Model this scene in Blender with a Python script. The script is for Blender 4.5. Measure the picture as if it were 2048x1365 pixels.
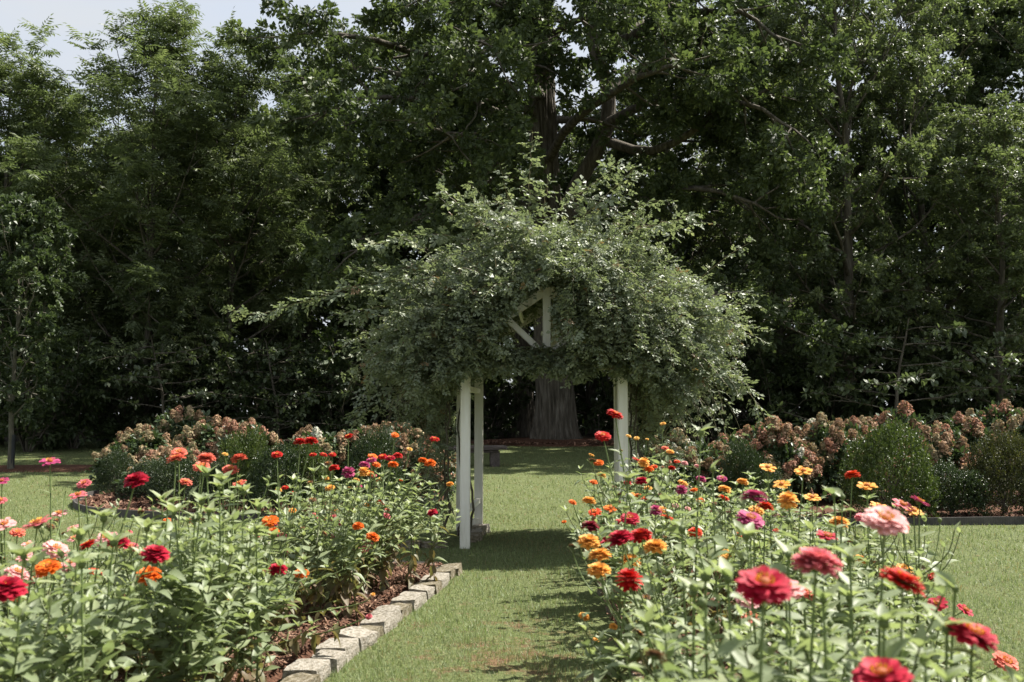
import bpy, math
import numpy as np

sc = bpy.context.scene
for o in list(bpy.data.objects):
    bpy.data.objects.remove(o)
COL = sc.collection
R = math.radians

# ------------------------------------------------------------------ camera
EYE = 1.6
F = 35.0 / 36.0 * 2048.0            # focal length in photograph pixels
PITCH = math.atan((827 - 682.5) / F)
cam = bpy.data.cameras.new('camera')
cam.lens = 35.0
cam.sensor_width = 36.0
cam.clip_start = 0.05
cam.clip_end = 2000.0
cam.dof.use_dof = True
cam.dof.focus_distance = 13.0
cam.dof.aperture_fstop = 3.6
camo = bpy.data.objects.new('camera', cam)
camo.location = (0, 0, EYE)
camo.rotation_euler = (math.pi / 2 + PITCH, 0, 0)
COL.objects.link(camo)
sc.camera = camo

# ------------------------------------------------------------------ sky, sun, exposure
SUN_EL, SUN_AZ = R(55), R(64)        # azimuth clockwise from +Y: the sun stands behind the arbor, to the right
w = bpy.data.worlds.new('World')
sc.world = w
w.use_nodes = True
nt = w.node_tree
nt.nodes.clear()
sky = nt.nodes.new('ShaderNodeTexSky')
sky.sky_type = 'NISHITA'
sky.sun_disc = False
sky.sun_elevation = SUN_EL
sky.sun_rotation = SUN_AZ
sky.dust_density = 2.0
tc = nt.nodes.new('ShaderNodeTexCoord')
mp = nt.nodes.new('ShaderNodeMapping')
mp.inputs['Scale'].default_value = (1.0, 1.0, 3.2)
nz = nt.nodes.new('ShaderNodeTexNoise')
nz.inputs['Scale'].default_value = 2.3
nz.inputs['Detail'].default_value = 5
nz.inputs['Roughness'].default_value = 0.55
cr = nt.nodes.new('ShaderNodeValToRGB')
cr.color_ramp.elements[0].position = 0.36
cr.color_ramp.elements[1].position = 0.62
cr.color_ramp.elements[0].color = (0.7, 0.7, 0.7, 1)
cr.color_ramp.elements[1].color = (1, 1, 1, 1)
mx = nt.nodes.new('ShaderNodeMix')
mx.data_type = 'RGBA'
mx.inputs['B'].default_value = (2.8, 2.95, 3.15, 1)
bg = nt.nodes.new('ShaderNodeBackground')
bg.inputs['Strength'].default_value = 0.088
wo = nt.nodes.new('ShaderNodeOutputWorld')
L = nt.links.new
L(tc.outputs['Generated'], mp.inputs['Vector'])
L(mp.outputs['Vector'], nz.inputs['Vector'])
L(nz.outputs['Fac'], cr.inputs['Fac'])
L(cr.outputs['Color'], mx.inputs['Factor'])
L(sky.outputs['Color'], mx.inputs['A'])
L(mx.outputs['Result'], bg.inputs['Color'])
L(bg.outputs['Background'], wo.inputs['Surface'])

sl = bpy.data.lights.new('sun', 'SUN')
sl.energy = 4.2
sl.angle = R(0.53)
sl.color = (1.0, 0.95, 0.86)
slo = bpy.data.objects.new('sun', sl)
slo.rotation_euler = (math.pi / 2 - SUN_EL, 0, math.pi - SUN_AZ)
slo.location = (24, 14, 40)
COL.objects.link(slo)

sc.view_settings.view_transform = 'Standard'
sc.view_settings.look = 'None'
sc.view_settings.gamma = 1.0
sc.view_settings.use_curve_mapping = False
sc.view_settings.exposure = 1.58
sc.render.engine = 'CYCLES'
sc.cycles.max_bounces = 6
sc.cycles.diffuse_bounces = 3
sc.cycles.glossy_bounces = 2
sc.cycles.transmission_bounces = 4
sc.cycles.sample_clamp_indirect = 4.0
sc.cycles.use_denoising = True


# ------------------------------------------------------------------ helpers
def at(px, py, y):
    """the point at depth y that stands at photograph pixel px, py"""
    cx, cy = (px - 1024) / F, (682.5 - py) / F
    s, c = math.sin(PITCH), math.cos(PITCH)
    d = np.array([cx, c - cy * s, s + cy * c])
    return np.array([0, 0, EYE]) + d * (y / d[1])


def ground_z(x, y):
    t = np.clip((np.asarray(y, float) - 14) / 24, 0, 1)
    return 0.6 * t * t * (3 - 2 * t) * 1.0 + 0.012 * np.sin(np.asarray(x, float) * 0.7) * np.cos(np.asarray(y, float) * 0.45)


def norm(v):
    return v / np.maximum(np.linalg.norm(v, axis=-1, keepdims=True), 1e-9)


def frames(axis, nrm):
    y = norm(axis)
    x = norm(np.cross(y, nrm))
    z = np.cross(x, y)
    return np.stack([x, y, z], axis=-1)


def rnd_dir(rng, n):
    return norm(rng.normal(size=(n, 3)))


class MB:
    """collects vertices and faces into one mesh"""
    def __init__(s):
        s.V, s.Fc, s.M, s.A, s.n = [], [], [], [], 0

    def add(s, V, Fs, m=0, a=0.5):
        V = np.asarray(V, np.float32).reshape(-1, 3)
        s.V.append(V)
        s.A.append(np.broadcast_to(np.asarray(a, np.float32), (len(V),)))
        if isinstance(Fs, np.ndarray):
            Fs = [Fs]
        for f in Fs:
            f = np.asarray(f, np.int32)
            if f.ndim == 1:
                f = f[None]
            s.Fc.append(f + s.n)
            s.M.append(np.full(len(f), m, np.int32))
        s.n += len(V)
        return s

    def inst(s, T, P, Rm, S, m=0, a=0.5):
        TV, TF = T
        P = np.asarray(P)
        n, k = len(P), len(TV)
        if n == 0:
            return s
        S = np.asarray(S, float)
        if S.ndim == 0:
            S = np.full((n, 3), S)
        elif S.ndim == 1:
            S = np.repeat(S[:, None], 3, 1)
        V = TV[None] * S[:, None, :]
        V = np.einsum('nkj,nij->nki', V, Rm) + P[:, None, :]
        Fs = (TF[None] + (np.arange(n) * k)[:, None, None]).reshape(-1, TF.shape[1])
        a = np.repeat(np.broadcast_to(np.asarray(a, float), (n,)), k)
        return s.add(V.reshape(-1, 3), Fs, m, a)

    def tube(s, pts, rad, sides=6, m=0, a=0.5, cap=True, ph=0.0):
        pts = np.asarray(pts, float)
        n = len(pts)
        rad = np.broadcast_to(np.asarray(rad, float), (n,))
        t = np.gradient(pts, axis=0)
        ref = np.array([0, 0, 1.0]) if abs(norm(pts[-1] - pts[0])[2]) < 0.9 else np.array([1.0, 0, 0])
        u = norm(np.cross(t, ref))
        v = norm(np.cross(u, t))
        an = np.arange(sides) / sides * 2 * math.pi + ph
        V = pts[:, None] + rad[:, None, None] * (u[:, None] * np.cos(an)[None, :, None] + v[:, None] * np.sin(an)[None, :, None])
        i, j = np.meshgrid(np.arange(n - 1), np.arange(sides), indexing='ij')
        j2 = (j + 1) % sides
        q = np.stack([i * sides + j, (i + 1) * sides + j, (i + 1) * sides + j2, i * sides + j2], -1).reshape(-1, 4)
        Fs = [q]
        if cap and sides in (3, 4, 5, 6, 8):
            Fs.append(np.arange(sides)[None] + (n - 1) * sides)
        return s.add(V.reshape(-1, 3), Fs, m, a)

    def box(s, c, size, m=0, a=0.5, Rm=None):
        sx, sy, sz = np.asarray(size, float) / 2
        V = np.array([[x, y, z] for x in (-sx, sx) for y in (-sy, sy) for z in (-sz, sz)])
        if Rm is not None:
            V = V @ np.asarray(Rm).T
        Fq = np.array([[0, 1, 3, 2], [4, 6, 7, 5], [0, 4, 5, 1], [2, 3, 7, 6], [0, 2, 6, 4], [1, 5, 7, 3]])
        return s.add(V + np.asarray(c), Fq, m, a)

    def mesh(s, name, mats, smooth=False):
        me = bpy.data.meshes.new(name)
        V = np.concatenate(s.V)
        me.vertices.add(len(V))
        me.vertices.foreach_set('co', V.ravel())
        lt = np.concatenate([np.full(len(f), f.shape[1], np.int32) for f in s.Fc])
        li = np.concatenate([f.ravel() for f in s.Fc])
        me.loops.add(len(li))
        me.loops.foreach_set('vertex_index', li.astype(np.int32))
        me.polygons.add(len(lt))
        st = np.zeros(len(lt), np.int32)
        st[1:] = np.cumsum(lt)[:-1]
        me.polygons.foreach_set('loop_start', st)
        me.polygons.foreach_set('material_index', np.concatenate(s.M))
        me.polygons.foreach_set('use_smooth', np.full(len(lt), smooth))
        at_ = me.attributes.new('rnd', 'FLOAT', 'POINT')
        at_.data.foreach_set('value', np.concatenate(s.A).astype(np.float32))
        for m in (mats if isinstance(mats, (list, tuple)) else [mats]):
            me.materials.append(m)
        me.update(calc_edges=True)
        return me


def link(name, me, parent=None, loc=(0, 0, 0), rot=(0, 0, 0), scale=(1, 1, 1)):
    o = bpy.data.objects.new(name, me)
    COL.objects.link(o)
    if parent is not None:
        o.parent = parent
    o.location = loc
    o.rotation_euler = rot
    o.scale = scale if hasattr(scale, '__len__') else (scale,) * 3
    return o


def tag(o, label=None, cat=None, group=None, kind=None):
    if label:
        o['label'] = label
    if cat:
        o['category'] = cat
    if group:
        o['group'] = group
    if kind:
        o['kind'] = kind
    return o


def empty(name, loc=(0, 0, 0), rz=0.0, size=0.1):
    o = link(name, None, loc=loc, rot=(0, 0, rz))
    o.empty_display_size = size
    return o


def copy_tree(o, parent=None):
    c = o.copy()
    COL.objects.link(c)
    c.parent = parent
    for ch in o.children:
        copy_tree(ch, c)
    return c


# ------------------------------------------------------------------ materials
def new_mat(name):
    m = bpy.data.materials.new(name)
    m.use_nodes = True
    t = m.node_tree
    t.nodes.clear()
    out = t.nodes.new('ShaderNodeOutputMaterial')
    return m, t, out


def ramp(t, fac, stops):
    r = t.nodes.new('ShaderNodeValToRGB')
    el = r.color_ramp.elements
    while len(el) < len(stops):
        el.new(0.5)
    for e, (p, c) in zip(el, stops):
        e.position = p
        e.color = (*c, 1)
    t.links.new(fac, r.inputs['Fac'])
    return r.outputs['Color']


def noise(t, scale, detail=3, rough=0.55, coord='Object', vscale=None):
    tc = t.nodes.new('ShaderNodeTexCoord')
    n = t.nodes.new('ShaderNodeTexNoise')
    n.inputs['Scale'].default_value = scale
    n.inputs['Detail'].default_value = detail
    n.inputs['Roughness'].default_value = rough
    src = tc.outputs[coord]
    if vscale:
        mp = t.nodes.new('ShaderNodeMapping')
        mp.inputs['Scale'].default_value = vscale
        t.links.new(src, mp.inputs['Vector'])
        src = mp.outputs['Vector']
    t.links.new(src, n.inputs['Vector'])
    return n.outputs['Fac']


def leaf_mat(name, stops, rough=0.5, trans=0.3, spec=0.4, tcol=None, mottle=0):
    """stops: colours over the per-leaf random value"""
    m, t, out = new_mat(name)
    at_ = t.nodes.new('ShaderNodeAttribute')
    at_.attribute_name = 'rnd'
    col = ramp(t, at_.outputs['Fac'], stops)
    if mottle:
        mm = t.nodes.new('ShaderNodeMix')
        mm.data_type = 'RGBA'
        mm.blend_type = 'MULTIPLY'
        mm.inputs['Factor'].default_value = 1.0
        t.links.new(col, mm.inputs['A'])
        t.links.new(ramp(t, noise(t, mottle, 4, 0.65), [(0.30, (0.55, 0.5, 0.4)), (0.45, (0.92, 0.95, 0.9)), (0.6, (1.0, 1.0, 1.0)), (0.75, (1.35, 1.3, 1.45))]), mm.inputs['B'])
        col = mm.outputs['Result']
    p = t.nodes.new('ShaderNodeBsdfPrincipled')
    p.inputs['Roughness'].default_value = rough
    p.inputs['Specular IOR Level'].default_value = spec
    t.links.new(col, p.inputs['Base Color'])
    if trans > 0:
        tr = t.nodes.new('ShaderNodeBsdfTranslucent')
        mc = t.nodes.new('ShaderNodeMix')
        mc.data_type = 'RGBA'
        mc.blend_type = 'MULTIPLY'
        mc.inputs['Factor'].default_value = 1.0
        mc.inputs['B'].default_value = (*(tcol or (1.2, 1.28, 0.78)), 1)
        t.links.new(col, mc.inputs['A'])
        t.links.new(mc.outputs['Result'], tr.inputs['Color'])
        ms = t.nodes.new('ShaderNodeMixShader')
        ms.inputs['Fac'].default_value = trans
        t.links.new(p.outputs['BSDF'], ms.inputs[1])
        t.links.new(tr.outputs['BSDF'], ms.inputs[2])
        t.links.new(ms.outputs['Shader'], out.inputs['Surface'])
    else:
        t.links.new(p.outputs['BSDF'], out.inputs['Surface'])
    return m


def solid_mat(name, stops, scale=8, detail=4, rough=0.8, bump=0.0, bscale=None, vscale=None, spec=0.3, coord='Object', bdist=0.02):
    m, t, out = new_mat(name)
    n = noise(t, scale, detail, coord=coord, vscale=vscale)
    col = ramp(t, n, stops)
    p = t.nodes.new('ShaderNodeBsdfPrincipled')
    p.inputs['Roughness'].default_value = rough
    p.inputs['Specular IOR Level'].default_value = spec
    t.links.new(col, p.inputs['Base Color'])
    if bump:
        b = t.nodes.new('ShaderNodeBump')
        b.inputs['Strength'].default_value = bump
        b.inputs['Distance'].default_value = bdist
        t.links.new(noise(t, bscale or scale * 3, 4, coord=coord, vscale=vscale), b.inputs['Height'])
        t.links.new(b.outputs['Normal'], p.inputs['Normal'])
    t.links.new(p.outputs['BSDF'], out.inputs['Surface'])
    return m


M = {}
M['oak_leaf'] = leaf_mat('oak_leaf', [(0, (0.042, 0.060, 0.025)), (0.6, (0.076, 0.103, 0.043)), (1, (0.128, 0.158, 0.064))], 0.55, 0.36, 0.4)
M['walnut_leaf'] = leaf_mat('walnut_leaf', [(0, (0.076, 0.100, 0.048)), (0.6, (0.124, 0.156, 0.076)), (1, (0.185, 0.215, 0.108))], 0.5, 0.42, 0.45)
M['ash_leaf'] = leaf_mat('ash_leaf', [(0, (0.070, 0.092, 0.042)), (0.6, (0.114, 0.144, 0.068)), (1, (0.175, 0.205, 0.102))], 0.45, 0.40, 0.5)
M['maple_leaf'] = leaf_mat('maple_leaf', [(0, (0.040, 0.060, 0.026)), (0.7, (0.068, 0.095, 0.042)), (1, (0.11, 0.14, 0.062))], 0.45, 0.3, 0.4)
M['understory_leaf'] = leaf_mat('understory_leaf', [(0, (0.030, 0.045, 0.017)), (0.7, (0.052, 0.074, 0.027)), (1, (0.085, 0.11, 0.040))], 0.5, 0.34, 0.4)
M['dogwood_leaf'] = leaf_mat('dogwood_leaf', [(0, (0.060, 0.080, 0.040)), (1, (0.120, 0.150, 0.075))], 0.4, 0.3, 0.5)
M['rose_leaf'] = leaf_mat('rose_leaf', [(0, (0.115, 0.142, 0.088)), (0.6, (0.20, 0.232, 0.150)), (0.92, (0.285, 0.31, 0.185)), (1, (0.20, 0.13, 0.065))], 0.5, 0.30, 0.55)
M['zinnia_leaf'] = leaf_mat('zinnia_leaf', [(0, (0.15, 0.10, 0.055)), (0.12, (0.15, 0.14, 0.06)), (0.2, (0.145, 0.18, 0.09)), (0.7, (0.245, 0.288, 0.17)), (1, (0.33, 0.365, 0.20))], 0.5, 0.38, 0.45, None, 26)
M['hydrangea_leaf'] = leaf_mat('hydrangea_leaf', [(0, (0.035, 0.058, 0.022)), (0.7, (0.055, 0.085, 0.035)), (1, (0.085, 0.115, 0.040))], 0.45, 0.25, 0.4)
M['box_leaf'] = leaf_mat('box_leaf', [(0, (0.020, 0.036, 0.012)), (0.7, (0.035, 0.058, 0.018)), (1, (0.085, 0.115, 0.030))], 0.38, 0.2, 0.5)
M['lime_leaf'] = leaf_mat('lime_leaf', [(0, (0.035, 0.058, 0.014)), (0.6, (0.065, 0.095, 0.022)), (1, (0.130, 0.165, 0.040))], 0.42, 0.25, 0.45)
M['olive_leaf'] = leaf_mat('olive_leaf', [(0, (0.030, 0.038, 0.012)), (0.6, (0.060, 0.066, 0.020)), (1, (0.110, 0.105, 0.030))], 0.5, 0.25, 0.4)
M['grass'] = leaf_mat('grass', [(0, (0.24, 0.18, 0.095)), (0.12, (0.19, 0.195, 0.098)), (0.5, (0.142, 0.19, 0.082)), (1, (0.235, 0.28, 0.135))], 0.55, 0.32, 0.3)
for k, c in dict(tan=(0.38, 0.25, 0.155), pink=(0.40, 0.215, 0.145), cream=(0.64, 0.61, 0.52), buff=(0.36, 0.285, 0.17)).items():
    M['panicle_' + k] = leaf_mat('panicle_' + k, [(0, (c[0] * 0.42, c[1] * 0.68, c[2] * 0.5)), (0.35, tuple(v * 0.7 for v in c)), (0.6, c), (1, tuple(min(0.8, v * 1.45) for v in c))], 0.7, 0.3, 0.2, (1.1, 1.0, 0.9))
M['zinnia_stem'] = leaf_mat('zinnia_stem', [(0, (0.10, 0.055, 0.035)), (0.4, (0.075, 0.085, 0.03)), (1, (0.13, 0.18, 0.06))], 0.5, 0.0, 0.3)
M['cane'] = leaf_mat('cane', [(0, (0.06, 0.045, 0.03)), (0.5, (0.10, 0.105, 0.045)), (1, (0.17, 0.14, 0.07))], 0.5, 0.0, 0.35)
M['bark'] = solid_mat('bark', [(0.25, (0.034, 0.029, 0.022)), (0.5, (0.095, 0.083, 0.065)), (0.75, (0.19, 0.172, 0.142))], 9, 7, 0.92, 0.8, 14, (1, 1, 0.16), 0.15, bdist=0.05)
M['pale_bark'] = solid_mat('pale_bark', [(0.3, (0.06, 0.055, 0.04)), (0.7, (0.14, 0.13, 0.10))], 12, 4, 0.9, 0.5, 30, (1, 1, 0.3))
M['white_paint'] = solid_mat('white_paint', [(0.25, (0.52, 0.50, 0.40)), (0.42, (0.74, 0.72, 0.63)), (0.7, (0.83, 0.82, 0.75))], 5, 6, 0.55, 0.25, 60, (3, 3, 0.35), 0.4, bdist=0.004)
M['stone'] = solid_mat('stone', [(0.28, (0.10, 0.085, 0.055)), (0.45, (0.24, 0.215, 0.175)), (0.7, (0.36, 0.335, 0.295))], 9, 9, 0.9, 1.0, 16, None, 0.2, 'Object', 0.015)
M['moss_stone'] = solid_mat('moss_stone', [(0.3, (0.07, 0.058, 0.03)), (0.5, (0.16, 0.135, 0.09)), (0.7, (0.29, 0.265, 0.215))], 7, 8, 0.9, 0.9, 22, None, 0.2, 'Object', 0.015)
M['dark_stone'] = solid_mat('dark_stone', [(0.3, (0.055, 0.045, 0.04)), (0.7, (0.12, 0.10, 0.088))], 9, 6, 0.85, 0.6, 30)
M['mulch'] = solid_mat('mulch', [(0.28, (0.035, 0.018, 0.012)), (0.5, (0.105, 0.05, 0.03)), (0.72, (0.21, 0.115, 0.075))], 26, 8, 0.95, 1.0, 55, (1, 1.8, 1), 0.15, 'Object', 0.03)
M['chip'] = leaf_mat('chip', [(0, (0.04, 0.02, 0.013)), (0.6, (0.14, 0.068, 0.042)), (1, (0.30, 0.19, 0.13))], 0.85, 0.0, 0.2)
M['plastic'] = solid_mat('plastic', [(0.3, (0.045, 0.042, 0.04)), (0.7, (0.10, 0.092, 0.086))], 6, 4, 0.6)
M['guard'] = solid_mat('guard', [(0.3, (0.022, 0.025, 0.027)), (0.7, (0.04, 0.044, 0.047))], 6, 3, 0.5)
M['calyx'] = solid_mat('calyx', [(0.3, (0.07, 0.10, 0.03)), (0.7, (0.12, 0.15, 0.05))], 60, 3, 0.6)
M['disc'] = solid_mat('disc', [(0.35, (0.16, 0.025, 0.012)), (0.6, (0.35, 0.10, 0.02))], 90, 3, 0.7)
M['floret'] = solid_mat('floret', [(0.3, (0.62, 0.28, 0.02)), (0.7, (0.80, 0.48, 0.06))], 90, 2, 0.6)
PET = dict(R=(0.50, 0.014, 0.010), C=(0.42, 0.008, 0.035), D=(0.20, 0.006, 0.022), M=(0.42, 0.055, 0.165), P=(0.62, 0.16, 0.19), L=(0.74, 0.38, 0.38),
           S=(0.68, 0.17, 0.115), O=(0.72, 0.15, 0.012), G=(0.80, 0.40, 0.085), Y=(0.74, 0.45, 0.12), V=(0.62, 0.05, 0.008), B=(0.17, 0.10, 0.05))
CNAME = dict(R='red', C='crimson', D='maroon', M='magenta', P='pink', L='pale pink', S='coral', O='orange', G='golden', Y='yellow', V='vermilion')
for k, c in PET.items():
    M['petal_' + k] = leaf_mat('petal_' + k, [(0, tuple(v * 0.72 for v in c)), (0.5, c), (1, tuple(min(0.85, v * 1.25 + 0.02) for v in c))], 0.6, 0.3, 0.25, (1.1, 0.95, 0.9), 9)


def ground_mat():
    m, t, out = new_mat('lawn_and_litter')
    big = noise(t, 0.55, 5, 0.6)
    fine = noise(t, 22, 4, 0.65)
    lawn = ramp(t, fine, [(0.3, (0.060, 0.072, 0.028)), (0.55, (0.115, 0.138, 0.052)), (0.75, (0.19, 0.20, 0.09))])
    dry = ramp(t, fine, [(0.3, (0.085, 0.052, 0.026)), (0.7, (0.20, 0.125, 0.07))])
    wear = noise(t, 3.2, 6, 0.7)
    litter = ramp(t, fine, [(0.3, (0.012, 0.010, 0.007)), (0.7, (0.045, 0.034, 0.022))])
    tc = t.nodes.new('ShaderNodeTexCoord')
    sx = t.nodes.new('ShaderNodeSeparateXYZ')
    t.links.new(tc.outputs['Object'], sx.inputs[0])

    def math_(op, a, b):
        n = t.nodes.new('ShaderNodeMath')
        n.operation = op
        for i, v in enumerate((a, b)):
            if hasattr(v, 'default_value'):
                t.links.new(v, n.inputs[i])
            else:
                n.inputs[i].default_value = v
        return n.outputs[0]
    gm = t.nodes.new('ShaderNodeMapping')
    gm.vector_type = 'TEXTURE'
    gm.inputs['Location'].default_value = (0.0, 6.7, 0)
    gm.inputs['Scale'].default_value = (0.95, 2.4, 1)
    gg = t.nodes.new('ShaderNodeTexGradient')
    gg.gradient_type = 'SPHERICAL'
    t.links.new(tc.outputs['Object'], gm.inputs['Vector'])
    t.links.new(gm.outputs['Vector'], gg.inputs['Vector'])
    wear = math_('ADD', wear, math_('MULTIPLY', gg.outputs['Fac'], 0.15))
    wr = t.nodes.new('ShaderNodeMapRange')
    wr.inputs[1].default_value, wr.inputs[2].default_value = 0.60, 0.72
    t.links.new(wear, wr.inputs[0])
    mixa = t.nodes.new('ShaderNodeMix')
    mixa.data_type = 'RGBA'
    t.links.new(wr.outputs[0], mixa.inputs['Factor'])
    t.links.new(lawn, mixa.inputs['A'])
    t.links.new(dry, mixa.inputs['B'])
    edge = math_('ADD', sx.outputs['Y'], math_('MULTIPLY', big, 2.5))
    er = t.nodes.new('ShaderNodeMapRange')
    er.inputs[1].default_value, er.inputs[2].default_value = 36.6, 37.1
    t.links.new(edge, er.inputs[0])
    mixb = t.nodes.new('ShaderNodeMix')
    mixb.data_type = 'RGBA'
    t.links.new(er.outputs[0], mixb.inputs['Factor'])
    t.links.new(mixa.outputs['Result'], mixb.inputs['A'])
    t.links.new(litter, mixb.inputs['B'])
    p = t.nodes.new('ShaderNodeBsdfPrincipled')
    p.inputs['Roughness'].default_value = 0.9
    p.inputs['Specular IOR Level'].default_value = 0.15
    t.links.new(mixb.outputs['Result'], p.inputs['Base Color'])
    b = t.nodes.new('ShaderNodeBump')
    b.inputs['Strength'].default_value = 0.8
    b.inputs['Distance'].default_value = 0.04
    t.links.new(noise(t, 60, 4), b.inputs['Height'])
    t.links.new(b.outputs['Normal'], p.inputs['Normal'])
    t.links.new(p.outputs['BSDF'], out.inputs['Surface'])
    return m


M['ground'] = ground_mat()

# ------------------------------------------------------------------ ground
def grid_sheet(xs, ys, zf):
    X, Y = np.meshgrid(xs, ys, indexing='ij')
    V = np.stack([X, Y, zf(X, Y)], -1).reshape(-1, 3)
    nx, ny = len(xs), len(ys)
    i, j = np.meshgrid(np.arange(nx - 1), np.arange(ny - 1), indexing='ij')
    q = np.stack([i * ny + j, (i + 1) * ny + j, (i + 1) * ny + j + 1, i * ny + j + 1], -1).reshape(-1, 4)
    return V, q


b = MB()
V, q = grid_sheet(np.concatenate([[-900, -300, -100], np.linspace(-45, 45, 91), [100, 300, 900]]),
                  np.concatenate([[-300, -60], np.linspace(-8, 62, 71), [100, 300, 1200]]), ground_z)
b.add(V, q)
tag(link('ground', b.mesh('ground', M['ground'], True)), kind='structure')


# ------------------------------------------------------------------ bed outlines
def xl(y):      # path side of the stone-edged bed
    return -1.22 + 0.17 * (np.asarray(y, float) - 6.15)


def xll(y):
    return xl(y) - 1.55 - 0.02 * np.asarray(y, float)


def xr(y):      # path side of the bed by the open lawn
    y = np.asarray(y, float)
    return 0.55 + 0.02 * y - 0.13 * np.clip(4 - y, 0, 4)


def xrr(y):
    return np.minimum(0.62 + 0.30 * np.asarray(y, float), 2.75)


LY0, LY1, RY0, RY1 = 1.4, 10.2, 1.3, 10.8


def bed_sheet(name, f0, f1, y0, y1, top, mat, seed, ny=60, nx=14, edge=0.03):
    rng = np.random.default_rng(seed)
    ys = np.linspace(y0, y1, ny)
    V = np.zeros((nx, ny, 3))
    ph = rng.uniform(0, 6, 6)
    for k in range(nx):
        u = k / (nx - 1)
        x = f0(ys) * (1 - u) + f1(ys) * u
        rise = np.minimum(1, np.minimum(np.minimum(u, 1 - u) * 9, np.minimum(ys - y0, y1 - ys) * 5))
        z = ground_z(x, ys) - edge + (top + edge) * rise + 0.012 * rise * (np.sin(x * 9 + ph[0]) * np.cos(ys * 7 + ph[1]) + np.sin(x * 23 + ph[2]) * np.sin(ys * 19 + ph[3]))
        V[k] = np.stack([x, ys, z], -1)
    i, j = np.meshgrid(np.arange(nx - 1), np.arange(ny - 1), indexing='ij')
    q = np.stack([i * ny + j, (i + 1) * ny + j, (i + 1) * ny + j + 1, i * ny + j + 1], -1).reshape(-1, 4)
    b = MB()
    b.add(V.reshape(-1, 3), q)
    return tag(link(name, b.mesh(name, mat, True)), kind='structure')


mulch_l = bed_sheet('flower_bed_mulch', lambda y: xll(y), lambda y: xl(y) - 0.10, LY0, LY1, 0.075, M['mulch'], 3)
mulch_r = bed_sheet('flower_bed_mulch', lambda y: xr(y) + 0.02, lambda y: xrr(y), RY0, RY1, 0.075, M['mulch'], 4)

CHIP = (np.array([[-0.5, -0.14, 0], [0.5, -0.10, 0.02], [0.45, 0.14, 0], [-0.48, 0.1, 0.03]]), np.array([[0, 1, 2], [0, 2, 3]]))


def chips(parent, n, fx0, fx1, y0, y1, z, seed, smin=0.025, smax=0.07):
    rng = np.random.default_rng(seed)
    y = rng.uniform(y0, y1, n)
    u = rng.random(n)
    x = fx0(y) * (1 - u) + fx1(y) * u
    P = np.stack([x, y, ground_z(x, y) + z + rng.uniform(-0.004, 0.022, n)], -1)
    ax = rng.normal(size=(n, 3)) * [1, 1, 0.22]
    Rm = frames(np.cross(norm(ax), [0, 0, 1.0]), np.array([0, 0, 1.0]) + rng.normal(size=(n, 3)) * 0.35)
    b = MB()
    b.inst(CHIP, P, Rm, rng.uniform(smin, smax, n), 0, rng.random(n))
    return tag(link('mulch_chips', b.mesh('mulch_chips', M['chip']), parent), kind='stuff')


chips(mulch_l, 14000, lambda y: xl(y) - 0.95, lambda y: xl(y) - 0.17, 4.4, 10.2, 0.078, 5)
chips(mulch_r, 2500, lambda y: xr(y) + 0.04, lambda y: xr(y) + 0.5, 4.0, 10.5, 0.078, 6)


# ------------------------------------------------------------------ stones
def stone_mesh(name, rng, mat, k=4):
    b = MB()
    lin = np.linspace(-0.5, 0.5, k)
    Vs, Fs, n = [], [], 0
    for ax in range(3):
        for sg in (-0.5, 0.5):
            a, c = np.meshgrid(lin, lin, indexing='ij')
            v = np.zeros((k, k, 3))
            o1, o2 = [i for i in range(3) if i != ax]
            v[..., ax], v[..., o1], v[..., o2] = sg, a, c
            i, j = np.meshgrid(np.arange(k - 1), np.arange(k - 1), indexing='ij')
            q = np.stack([i * k + j, (i + 1) * k + j, (i + 1) * k + j + 1, i * k + j + 1], -1).reshape(-1, 4)
            if (sg > 0) == (ax == 1):
                q = q[:, ::-1]
            Vs.append(v.reshape(-1, 3))
            Fs.append(q + n)
            n += k * k
    V = np.concatenate(Vs)
    key = np.round(V * 100).astype(int)
    _, idx, inv = np.unique(key, axis=0, return_index=True, return_inverse=True)
    V = V[idx]
    inv = inv.ravel()
    Fq = inv[np.concatenate(Fs)]
    r = np.linalg.norm(V, axis=1, keepdims=True)
    V = V * (1 - 0.20 * np.clip(r - 0.62, 0, 1))
    V = V + rng.normal(0, 0.022, V.shape)
    V[:, 0] *= 1 + 0.12 * V[:, 2] * rng.uniform(-1, 1)
    V[:, 1] *= 1 - 0.2 * V[:, 2] * rng.uniform(0, 1)
    V[:, 2] += 0.10 * V[:, 0] * rng.uniform(-1, 1) + 0.16 * V[:, 1] * rng.uniform(-1, 1)
    b.add(V, Fq)
    return b.mesh(name, mat, False)


rng = np.random.default_rng(11)
STONES = [stone_mesh('stone', rng, M['stone']) for _ in range(7)] + [stone_mesh('stone', rng, M['moss_stone']) for _ in range(3)]


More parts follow.
